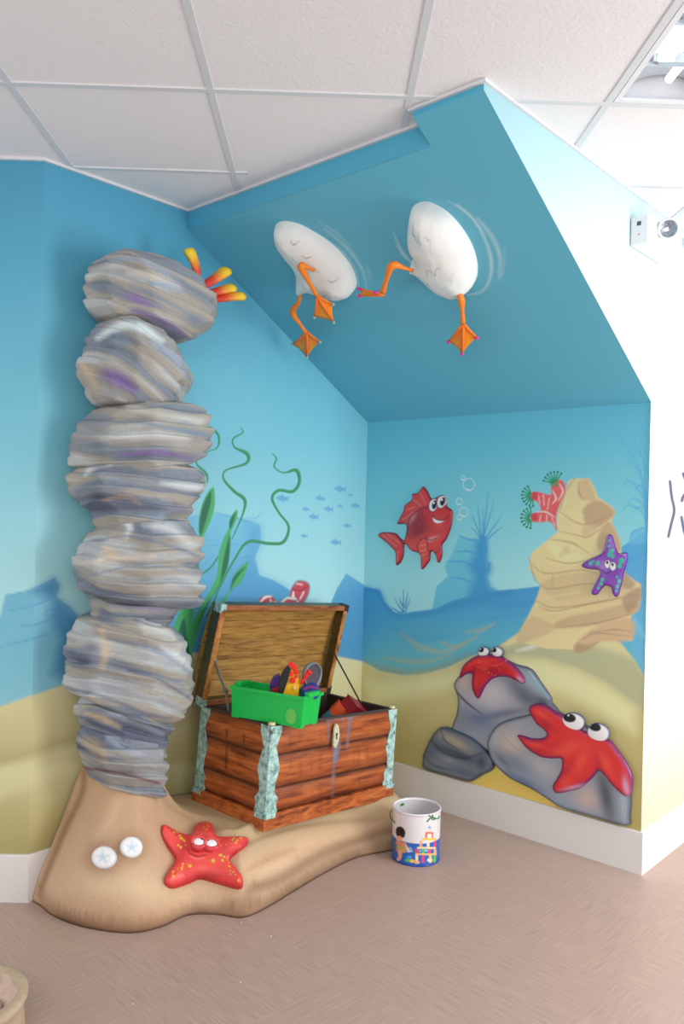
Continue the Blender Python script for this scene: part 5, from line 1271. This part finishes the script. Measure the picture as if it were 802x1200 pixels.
block('wooden_block', pA, e1, e2, e3*.135, mat_plain('dark_red_block', S(150, 30, 44, 1.3), .4), 'large dark red toy block tilted at the right end inside the chest')
mO = planemap(cc-nC*.02, nC)
o1 = mO(387, 834)[0]; o2 = mO(397, 824)[0]; o3 = mO(408, 838)[0]
e1 = o2-o1; e2 = o3-o2; e2 = e2-e1*(e1 @ e2)/(e1 @ e1)
block('wooden_block', o1-e1*.0, e1, e2, np.cross(e1, e2)/np.linalg.norm(np.cross(e1, e2))*-.06 if np.cross(e1, e2) @ nC > 0 else np.cross(e1, e2)/np.linalg.norm(np.cross(e1, e2))*.06, mat_plain('orange_block', S(214, 84, 44, 1.3), .4), 'orange toy block between the dark red block and the green bin')
o1 = mO(377, 842)[0]; o2 = mO(386, 834)[0]; o3 = mO(394, 846)[0]; e1 = o2-o1; e2 = o3-o2; e2 = e2-e1*(e1 @ e2)/(e1 @ e1)
nn_ = np.cross(e1, e2); nn_ /= np.linalg.norm(nn_); nn_ = nn_ if nn_ @ nC < 0 else -nn_
block('wooden_block', o1+nC*.02, e1, e2, nn_*.05, mat_plain('teal_block', S(60, 130, 140, 1.2), .4), 'teal toy block half hidden behind the front edge of the chest')

# ------------------------------------------------------------ printed bucket
BC = onplane(487, 1016, np.zeros(3), Zv); BR = .102; BHt2 = .212
vd = ray(487, 1016); vd[2] = 0; vd /= np.linalg.norm(vd); BC = BC+vd*BR
bk = thing('toy_bucket', BC, 'white round tub printed with a child and toy blocks on the floor', 'bucket')
def bucket():
    ns, nz = 220, 90; vs = []; fs = []
    for j in range(nz+1):
        for k in range(ns):
            a = 2*math.pi*k/ns; vs.append((BC[0]+BR*math.cos(a), BC[1]+BR*math.sin(a), .002+BHt2*j/nz))
    P = np.array(vs); X, Y = projN(P)
    nrm = P-BC; nrm[:, 2] = 0; front = ((C0-P)*nrm).sum(1) > 0
    # (X across the front, Y down) printed picture
    p = Paint(np.where(front, X, -9999), Y, S(226, 222, 226, 1.1), 1.35)
    p.c[P[:, 2] < .098] = S(30, 96, 180, 1.3)
    Y = p.Y
    fr = P[:, 2]
    p.c[fr < .010] = S(24, 70, 160, 1.2)
    sk = (226, 160, 120)
    # child
    p.poly([(464, 973), (466, 969), (471, 969), (475, 974), (474, 981), (469, 982), (465, 979)], (20, 18, 24), .5, 1, 3)
    p.disc(468, 983, 3.6, 3.4, 0, sk, 1, .5); p.poly([(465, 986), (474, 987), (479, 992), (476, 999), (466, 998), (463, 991)], (206, 140, 110), .6, 1, 3)
    p.poly([(475, 989), (482, 994), (484, 998), (478, 999)], (200, 214, 226), .5, .9); p.stroke([(477, 990), (482, 997)], 1, (40, 60, 90), .4)
    p.poly([(461, 986), (466, 990), (464, 998), (460, 996)], (70, 110, 140), .5, .9)
    p.stroke([(466, 992), (473, 996)], 2.4, (150, 180, 60), .5); p.stroke([(469, 998), (469, 1004), (467, 1007)], (5, 4, 4), sk, .5)
    # tower of blocks
    rnd = random.Random(5); pal = [(232, 70, 50), (244, 190, 60), (236, 160, 110), (90, 180, 90), (240, 210, 170), (70, 150, 220), (220, 60, 110)]
    def blk(x, y, w, h, c): p.poly([(x, y), (x+w, y+.2), (x+w, y+h+.2), (x, y+h)], c, .3)
    blk(502, 971, 3.4, 4, (240, 200, 170)); p.poly([(501.5, 971), (503.6, 967), (506, 971)], (110, 160, 220), .4)
    blk(499, 975, 9, 2.4, (232, 80, 50)); blk(498.5, 977, 2.6, 5, (232, 90, 60)); blk(505.5, 977, 2.6, 5, (236, 120, 90)); blk(501, 977, 4.6, 5, (232, 228, 232))
    blk(495, 982, 17, 2.6, (240, 190, 70)); 
    for i, x in enumerate((492, 500.5, 508.5)): blk(x, 985, 3, 7.5, pal[(i*2+2) % 7])
    blk(489, 992.5, 22, 2.2, (244, 206, 150))
    for i, x in enumerate((487, 494.5, 502, 508.5)): blk(x, 995, 3.4, 5.4, pal[(i*3) % 7])
    blk(491, 995.5, 3, 3, (90, 170, 220)); blk(498, 995.5, 3.5, 2.6, (120, 190, 200))
    blk(487, 1000, 25, 2, (240, 180, 110))
    for i, x in enumerate((487, 494.5, 503, 508)): blk(x, 1002, 3.2, 9, pal[(i*2+4) % 7])
    for i, (x, y) in enumerate(((483, 1009), (489, 1010.5), (478, 1008), (504, 1008), (480, 1004.5))): p.disc(x, y, 3.2, 2, 0, pal[(i+1) % 7], 1, .4)
    for j in range(nz):
        for k in range(ns): k2 = (k+1) % ns; fs.append((j*ns+k, j*ns+k2, (j+1)*ns+k2, (j+1)*ns+k))
    adopt(mk('tub_wall', vs, fs, mat_paint('printed_card', .3, 0, 100, .5), None, True, p.c), bk)
    vi, fi = lathe_geo([(BR-.0045, BHt2), (BR-.0045, .008), (0, .008)], 60)
    adopt(mk('tub_inside', [(a+BC[0], b+BC[1], c_+.002) for a, b, c_ in vi], fi, mat_plain('grey_white_lining', S(206, 202, 206), .5), None, True), bk)
    a = np.linspace(0, 2*math.pi, 61)
    ring = [(BC[0]+(BR-.001)*math.cos(t), BC[1]+(BR-.001)*math.sin(t), BHt2+.002) for t in a]
    v, f = lathe_geo([(BR-.0055, BHt2-.004), (BR+.0022, BHt2-.004), (BR+.0026, BHt2+.001), (BR, BHt2+.0045), (BR-.0045, BHt2+.003), (BR-.0055, BHt2-.004)], 60)
    adopt(mk('rim', [(a_+BC[0], b_+BC[1], c_+.002) for a_, b_, c_ in v], f, mat_plain('white_rim', S(232, 230, 234), .3), None, True), bk)
    v, f = lathe_geo([(0, 0), (BR+.001, 0), (BR+.0015, .004), (BR, .006)], 60)
    adopt(mk('foot_rim', [(a_+BC[0], b_+BC[1], c_+.0005) for a_, b_, c_ in v], f, mat_plain('blue_foot', S(24, 70, 160, 1.2), .3), None, True), bk)
    G = mat_plain('green_cord', S(30, 130, 70, 1.2), .6)
    def cyl(px, py, off=.003):   # point on the tub wall
        d = ray(px, py); d = d/np.linalg.norm(d); o = C0-BC; A_ = d[0]**2+d[1]**2; B_ = 2*(o[0]*d[0]+o[1]*d[1]); C_ = o[0]**2+o[1]**2-(BR+off)**2
        disc = B_*B_-4*A_*C_; disc = max(disc, 0); t = (-B_-math.sqrt(disc))/(2*A_); return C0+d*t
    for pts in ([(501, 963), (504, 959.5), (508, 958), (513.5, 959.5), (515.5, 956)], [(503, 955), (506, 958), (508, 960.5), (511, 959)], [(508, 958), (507, 954.5)]):
        adopt(tube('cord_knot', cr([cyl(*q) for q in pts], 4), .0022, G, None, 8), bk)
    pts = [cyl(459.6, 949), cyl(458.9, 953)+np.array([-.006, 0, 0]), cyl(459.3, 959)+np.array([-.004, 0, 0]), cyl(463, 964)]
    adopt(tube('cord_knot', cr(pts, 4), .0024, G, None, 8), bk)
    q = np.array([BC[0]-.055, BC[1]+.078, BHt2-.018]); adopt(tube('cord_knot', [q+np.array([-.008, 0, -.003]), q, q+np.array([.006, -.004, .004])], .005, G, None, 8), bk)
bucket()

# ------------------------------------------------------------ duck rears on the slope
SN = np.cross(db, -dl+Zv*SLO); SN /= np.linalg.norm(SN)
if SN[2] > 0: SN = -SN
SP = P1+dl*T3+np.array([0, 0, ZT])
slm = planemap(SP, SN, 0)
def spt(px, py, h): return onplane(px, py, SP+SN*h, SN)
M_leg = mat_paint('orange_leg_paint', .45, .2, 120, .4)
def duck(label, out, base_shift, hmax, legs, peak, marks, seed):
    """out: seen outline; the attached foot of the body is the outline drawn in on the low side"""
    out = cr(out, 5, True); cen = out.mean(0)
    base = []
    for x, y in out:
        vx, vy = x-cen[0], y-cen[1]; L = math.hypot(vx, vy); k = max(0, (vx*-.42+vy*.9)/L)
        base.append((x-base_shift[0]*k, y-base_shift[1]*k))
    root = thing('duck_figure', spt(*peak, 0), label, 'duck figure', 'upturned white ducks on the sloping underside')
    D0 = None
    def hf(X, Y, D, h):
        dm = D.max(); t = np.clip(D/(dm*.95), 0, 1); hh = hmax*np.sqrt(1-(1-t)**2)
        for i in range(len(X)):
            hh[i] += (.004*noise.noise(Vector((X[i]*.09, Y[i]*.09, seed)))+.0015*noise.noise(Vector((X[i]*.5, Y[i]*.5, seed))))*t[i]**.5
        for (bx_, by_, br, bh_) in marks.get('bumps', ()): hh += bh_*np.exp(-(((X-bx_)**2+(Y-by_)**2)/br**2))
        return hh
    def pf(X, Y):
        p = Paint(X, Y, S(226, 228, 226, 1.25), 1.2)
        for b in marks.get('blobs', ()): p.blob(*b)
        for st in marks.get('strokes', ()): p.stroke(st, (.5, 1.1, .4), (112, 122, 130), .6, .8)
        return p.c
    adopt(relief('body', base, slm, hmax, pf, M_feather, None, 30, 1.6, 0, .002, hf), root)
    for path, rad, foot, claw in legs:
        pts = [spt(x, y, h) for x, y, h in path]
        Q = cr([np.r_[p, r*1.22] for p, r in zip(pts, rad)], 5)
        leg = adopt(tube('leg', Q[:, :3], Q[:, 3], M_leg, None, 12, True, [S(236, 128, 34, 1.3)]*len(Q)), root)
        fmat = M_leg
        hub = spt(*foot['hub']); toes = [spt(*t) for t in foot['toes']]
        web = foot.get('web'); 
        fn = np.cross(toes[0]-hub, toes[-1]-hub); fn /= np.linalg.norm(fn)
        if fn @ (C0-hub) < 0: fn = -fn
        # webbed plate
        rows_ = 8; cols_ = 24; vs = []; cl = []
        nt = len(toes)
        for i in range(rows_+1):
            r = i/rows_
            for j in range(cols_+1):
                s = j/cols_*(nt-1); a = min(int(s), nt-2); f_ = s-a
                edge = toes[a]*(1-f_)+toes[a+1]*f_
                scal = 1-.05*math.sin(math.pi*f_)
                P = hub+(edge-hub)*r*scal; ridge = (abs(2*f_-1))**6*.003
                vs.append(P+fn*(ridge+.002)); cl.append(S(232, 112, 30, 1.3)*(1-r*(1-abs(2*f_-1))*.75)+S(232, 168, 30, 1.3)*(r*(1-abs(2*f_-1))*.75))
        nv = len(vs); vs += [v-fn*.005 for v in vs]; cl += cl
        fs = []
        for i in range(rows_):
            for j in range(cols_):
                a = i*(cols_+1)+j; q = (a, a+1, a+cols_+2, a+cols_+1); fs.append(q); fs.append(tuple(t+nv for t in q[::-1]))
        bd = [j for j in range(cols_+1)]
        loop = [rows_*(cols_+1)+j for j in range(cols_+1)]
        for a, b in zip(loop[:-1], loop[1:]): fs.append((a, b, b+nv, a+nv))
        for col in (0, cols_):
            for i in range(rows_): a = i*(cols_+1)+col; b = a+cols_+1; fs.append((a, b, b+nv, a+nv))
        ft = mk('webbed_foot', vs, fs, fmat, None, True, np.array(cl)); adopt(ft, leg)
        for t in toes:
            d = t-hub; L = np.linalg.norm(d); d = d/L
            tb = tube('toe', [hub+fn*.002, hub+d*L*.5+fn*.003, t+fn*.001], [.0075, .005, .0035], fmat, None, 8, True, [S(234, 120, 32, 1.3)]*3); adopt(tb, leg)
            cw = tube('claw', [t-d*.004+fn*.002, t+d*.004+fn*.003, t+d*.012], [.0075, .007, .002], claw, None, 8); adopt(cw, leg)
    return root
M_mag = mat_plain('magenta_nail', S(206, 40, 150, 1.2), .3); M_cl = mat_plain('pale_grey_claw', S(150, 190, 190), .4)
d1 = [(323, 264), (328, 260), (336, 259), (350, 262), (366, 270), (385, 282), (400, 296), (412, 312), (418, 328), (417, 338), (410, 346), (398, 350), (386, 350), (372, 346), (358, 343), (350, 347), (348, 330), (343, 312), (334, 297), (326, 284), (323, 274)]
duck('white upturned duck body at the left with two orange legs hanging down, grey claws', d1, (-2, 6), .085,
     [([(368, 316, .085), (362, 314, .10), (353, 312, .115), (362, 330, .12), (372, 347, .12)], (.006, .006, .0135, .0075, .008), {'hub': (372.5, 347, .12), 'toes': [(368.5, 371, .13), (380, 362, .11), (390.5, 377, .12), (389.5, 356, .10)][:1]+[(391, 377, .12), (390, 356, .10)]}, M_cl),
      ([(352, 344, .05), (350, 354, .07), (343, 366, .085), (352, 380, .09), (359, 390, .09)], (.0055, .007, .0115, .0065, .008), {'hub': (360, 389, .09), 'toes': [(343, 403, .09), (360, 418, .10), (375, 400, .08)]}, M_cl)],
     (380, 310), {'bumps': ((352, 330, 9, .025), (368, 317, 5, .012)), 'strokes': ([(348, 270), (352, 273), (357, 271)], [(362, 284), (368, 287), (373, 286)], [(378, 300), (384, 303)], [(393, 312), (398, 315), (403, 313)], [(398, 344), (404, 342), (408, 338)], [(380, 332), (385, 334), (388, 331)], [(335, 285), (341, 290)], [(395, 322), (400, 322)])}, 1.)
d2 = [(483, 244), (490, 238), (500, 236), (512, 240), (526, 249), (540, 264), (552, 283), (559, 303), (560, 320), (555, 334), (545, 343), (532, 347), (518, 347), (506, 342), (494, 331), (486, 322), (480, 320), (480, 312), (486, 306), (481, 292), (479, 276), (480, 258)]
duck('white upturned duck body at the right with one foot reaching left, magenta claws', d2, (-3, 8), .095,
     [([(484, 317, .07), (474, 314, .09), (460, 311, .11), (453, 328, .12), (449, 342, .12)], (.0055, .006, .0125, .0075, .010), {'hub': (450, 345, .12), 'toes': [(422, 338, .12), (421.5, 346, .11), (441, 342, .13)]}, M_mag),
      ([(538, 341, .07), (541, 352, .085), (542, 364, .095), (543, 378, .095)], (.0055, .0115, .0065, .008), {'hub': (543.5, 379, .095), 'toes': [(526, 400, .095), (542, 414, .105), (559, 395, .085)]}, M_mag)],
     (520, 295), {'bumps': ((486, 317, 7, .02), (534, 338, 9, .012), (547, 326, 12, .008)), 'blobs': ((500, 262, 14, 9, 20, (206, 220, 224), .6), (512, 241, 22, 5, 25, (170, 184, 190), .6), (535, 320, 14, 12, 0, (222, 238, 240), .6)),
                  'strokes': ([(492, 246), (492, 256), (497, 262), (504, 266)], [(490, 258), (496, 258)], [(500, 252), (500, 264)], [(510, 306), (509, 298), (515, 296), (520, 301), (520, 294), (526, 292)], [(503, 314), (509, 315), (512, 320)], [(487, 285), (491, 288)], [(508, 258), (512, 262)])}, 5.)

# ------------------------------------------------------------ emergency light on the right wall
def rw(px, py, off=0.): return onplane(px, py, P4+nl*off, nl)
lo = rw(738, 289); hi = rw(737.5, 254)
zc0, zc1 = lo[2], hi[2]
EB = np.array([lo[0], lo[1], 0]); LE = .30; DE = .075
EM = Matrix(((dl[0], nl[0], 0, EB[0]), (dl[1], nl[1], 0, EB[1]), (0, 0, 1, zc0), (0, 0, 0, 1)))
em = thing('emergency_light', (0, 0, 0), 'white wall emergency light unit with round lamp heads near the ceiling', 'emergency light', None, EM)
M_wp = mat_plain('white_plastic', S(226, 228, 230), .35)
bm = bmesh.new(); hz = zc1-zc0
bmbox(bm, (0, .001, 0), (LE, DE, hz), .008); frombm('housing', bm, M_wp, em)
bm = bmesh.new(); bmbox(bm, (-.002, .028, hz*.66), (.001, .044, hz*.80), .0006); frombm('test_switch', bm, mat_plain('dark_grey_switch', S(70, 74, 80), .4), em)
bm = bmesh.new(); bmesh.ops.create_uvsphere(bm, u_segments=12, v_segments=8, radius=.003, matrix=Matrix.Translation((-.0005, .036, hz*.36))); frombm('indicator_lamp', bm, mat_plain('red_led', S(230, 70, 70), .3), em, True)
def lamp_head(u, off, z, aim, name='lamp_head'):
    # arm
    a = np.array([u, DE-.004, z]); b = np.array([u, DE+off, z])
    tv, tf = tube_geo([a, (a+b)/2, b], [.011, .009, .009], 12); h = mk(name, tv, tf, M_wp, em, True)
    q = V(aim).to_track_quat('Z', 'Y').to_matrix().to_4x4(); M = Matrix.Translation(V(b)) @ q
    v, f = lathe_geo([(0, -.04), (.022, -.038), (.036, -.020), (.041, .004), (.041, .012), (.033, .0125), (.032, .008)], 32)
    mk('reflector_cup', [M @ Vector(p) for p in v], f, M_wp, h, True)
    v, f = lathe_geo([(.033, .008), (.028, .004), (.012, -.004), (0, -.006)], 32)
    m = mat_plain('ribbed_lens', S(140, 150, 162), .15, .6, bump=.8, bscale=160, var=.35)
    mk('lens', [M @ Vector(p) for p in v], f, m, h, True)
inv = EM.inverted()
tgt = inv @ Vector((0.1, 0.4, 1.5))
hp = inv @ V(rw(784, 268, .11)); ho = hp.y-DE
lamp_head(hp.x, ho, hp.z, np.array(tgt)-np.array(hp))
hp2 = inv @ V(rw(812, 284, .10)); lamp_head(hp2.x, hp2.y-DE, hp2.z, np.array([.6, .5, -.5]))

# ------------------------------------------------------------ ceiling troffer
tr = thing('ceiling_light', ((TX0+TX1)/2, (TY0+TY1)/2, H), 'recessed ceiling light panel with curved mirror louvres at the top right', 'ceiling light')
Mm = mat_plain('mirror_louvre', S(214, 220, 226), .12, .9); Mtw = mat_plain('white_fixture_pan', S(232, 234, 238), .3)
def rel(*a): return tuple(a)
tw, tl_ = TX1-TX0, TY1-TY0
def TB(name, boxes, mat, bev=.001):
    bm = bmesh.new()
    for a, b in boxes: bmbox(bm, a, b, bev)
    return adopt(frombm(name, bm, mat), tr)
TB('frame', [((TX0, TY0, H-.004), (TX0+.018, TY1, H+.004)), ((TX1-.018, TY0, H-.004), (TX1, TY1, H+.004)), ((TX0+.018, TY0, H-.004), (TX1-.018, TY0+.018, H+.004)), ((TX0+.018, TY1-.018, H-.004), (TX1-.018, TY1, H+.004))], Mtw)
TB('pan', [((TX0, TY0, H+.11), (TX1, TY1, H+.12)), ((TX0, TY0, H+.004), (TX0+.004, TY1, H+.11)), ((TX1-.004, TY0, H+.004), (TX1, TY1, H+.11)), ((TX0, TY0, H+.004), (TX1, TY0+.004, H+.11)), ((TX0, TY1-.004, H+.004), (TX1, TY1, H+.11))], Mtw, 0)
# curved side reflectors and cross blades
for k in range(2):
    xa = TX0+.018+(tw-.036)*k/2; xb = TX0+.018+(tw-.036)*(k+1)/2
    vs = []; fs = []; n = 14
    for y in (TY0+.018, TY1-.018):
        for i in range(n+1):
            t = i/n; x = xa+(xb-xa)*t; z = H+.002+.075*math.sqrt(max(0, 1-(2*t-1)**2)); vs.append((x, y, z))
    for i in range(n): fs.append((i, i+1, n+2+i, n+1+i))
    adopt(mk('curved_reflector', vs, fs, Mm, None, True), tr)
    tb = tube('fluorescent_tube', [(((xa+xb)/2), TY0+.04, H+.052), ((xa+xb)/2, TY1-.04, H+.052)], .013, mat_plain('tube_glow', (.95, .97, 1), .4, emit=1.6), None, 12); adopt(tb, tr)
for j in range(1, 6):
    y = TY0+.018+(tl_-.036)*j/6
    for k in range(2):
        xa = TX0+.018+(tw-.036)*k/2; xb = TX0+.018+(tw-.036)*(k+1)/2
        vs = []; n = 12
        for s in (0, 1):
            for i in range(n+1):
                t = i/n; x = xa+(xb-xa)*t; zt_ = H+.003+.05*math.sqrt(max(0, 1-(2*t-1)**2))
                vs += [(x, y-.001+(-.012 if s else .012), H+.001), (x, y+(-.002 if s else .002), max(H+.0015, min(zt_, H+.034)))]
        fs = []; m1 = 2*(n+1)
        for s in (0, 1):
            for i in range(n): a = s*m1+2*i; fs.append((a, a+2, a+3, a+1))
        adopt(mk('louvre_blade', vs, fs, Mm, None, True), tr)

# ------------------------------------------------------------ stump seat at the lower left corner of the view
SC_ = np.array([-.968, 2.245, 0]); SR = .175; SH = .12
def stump():
    M_st = mat_paint('tan_stump_paint', .6, .5, 60, .3, .2)
    root = thing('stump_seat', SC_, 'rounded tan sculpted stump seat cut off by the lower left corner of the picture', 'stump seat')
    prof = [(.0, 0), (.88, 0), (.96, .04), (1.0, .14), (.98, .24), (.96, .5), (.98, .76), (1.02, .86), (1.02, .94), (.95, 1.0), (.86, .99), (.82, .95)]
    seg = 72; vs = []; cs = []
    for (r, z) in prof:
        for k in range(seg):
            a = 2*math.pi*k/seg; w = 1+.05*noise.noise(Vector((math.cos(a)*1.6, math.sin(a)*1.6, z*1.5)))
            vs.append((SC_[0]+SR*r*w*math.cos(a), SC_[1]+SR*r*w*math.sin(a), SH*z))
            g = .5+.5*noise.noise(Vector((math.cos(a)*4, math.sin(a)*4, z*5))); cs.append(S(186, 162, 134)*g+S(206, 186, 158)*(1-g))
    fs = []
    for i in range(len(prof)-1):
        for k in range(seg): k2 = (k+1) % seg; fs.append((i*seg+k, i*seg+k2, (i+1)*seg+k2, (i+1)*seg+k))
    adopt(mk('body', vs, fs, M_st, None, True, np.array(cs)), root)
    vs = []; cs = []; fs = []; nr = 26
    for i in range(nr+1):
        for k in range(seg):
            a = 2*math.pi*k/seg; r = SR*.87*i/nr; x = r*math.cos(a); y = r*math.sin(a)
            crack = abs(noise.noise(Vector((x*9, y*9, 3)))); c0 = min(1, crack/.05)
            vs.append((SC_[0]+x, SC_[1]+y, SH*.975-.012*(1-c0)+.006*noise.noise(Vector((x*14, y*14, 0)))))
            cs.append(S(206, 176, 160, 1.3)*c0+S(120, 84, 70)*(1-c0))
    for i in range(nr):
        for k in range(seg): k2 = (k+1) % seg; fs.append((i*seg+k, i*seg+k2, (i+1)*seg+k2, (i+1)*seg+k))
    adopt(mk('seat_top', vs, fs, M_st, None, True, np.array(cs)), root)['label'] = 'pinkish cracked seat top'
stump()

# ------------------------------------------------------------ crumbs on the floor
M_crumb = mat_plain('white_crumb', S(226, 220, 214), .8)
pts = [(283, 1082), (270, 1096), (282, 1152), (318, 1098), (156, 1177), (358, 1076), (345, 1106), (300, 1066), (262, 1130)]
proto = None
for i, (x, y) in enumerate(pts):
    p = onplane(x, y, np.zeros(3), Zv)
    if proto is None:
        bm = bmesh.new(); bmesh.ops.create_icosphere(bm, subdivisions=1, radius=.0035)
        for v in bm.verts: v.co *= 1+.35*random.uniform(-1, 1); v.co.z *= .6
        proto = frombm('crumb', bm, M_crumb); o = proto
    else: o = proto.copy(); COL.objects.link(o)
    o.location = (p[0], p[1], .0021); o.rotation_euler[2] = i*1.3
    s = (1, .6, .8, 1, .7, .6, .7, .5, .5)[i]; o.scale = (s, s, s)
    tag(o, 'tiny white crumb lying on the brown floor in front of the sand base', 'crumb', 'white crumbs scattered on the floor')

# ------------------------------------------------------------ light
w = bpy.data.worlds.new('room_daylight'); sc.world = w; w.use_nodes = True
bg = w.node_tree.nodes['Background']; bg.inputs['Color'].default_value = (.97, .98, 1, 1); bg.inputs['Strength'].default_value = 1.02
def area(name, loc, target, sx, sy, power, col=(1, 1, 1)):
    l = bpy.data.lights.new(name, 'AREA'); l.shape = 'RECTANGLE'; l.size = sx; l.size_y = sy; l.energy = power; l.color = col
    o = bpy.data.objects.new(name, l); COL.objects.link(o); o.location = loc
    o.rotation_euler = (Vector(target)-Vector(loc)).to_track_quat('-Z', 'Y').to_euler(); return o
area('window_daylight', (2.9, 1.7, 1.4), (1.7, 3.2, 1.3), 1.2, 1.9, 70, (1, 1, 1))
area('front_fill', (-.6, -1.2, 2.4), (-.2, 3.2, 1.0), 1.8, .8, 30, (1, .98, .95))  # unseen soft fill from behind the camera, brightening the corner

# ------------------------------------------------------------ camera
cam = bpy.data.cameras.new('camera'); co = bpy.data.objects.new('camera', cam); COL.objects.link(co)
cam.sensor_fit = 'HORIZONTAL'; cam.sensor_width = 36; cam.lens = F*36/802; cam.clip_start = .05
co.matrix_world = Matrix(((r_[0], u_[0], -fw[0], 0), (r_[1], u_[1], -fw[1], 0), (r_[2], u_[2], -fw[2], HC), (0, 0, 0, 1)))
sc.camera = co
vs_ = sc.view_settings; vs_.view_transform = 'Standard'; vs_.look = 'None'; vs_.gamma = 1; vs_.exposure = 0; vs_.use_curve_mapping = False
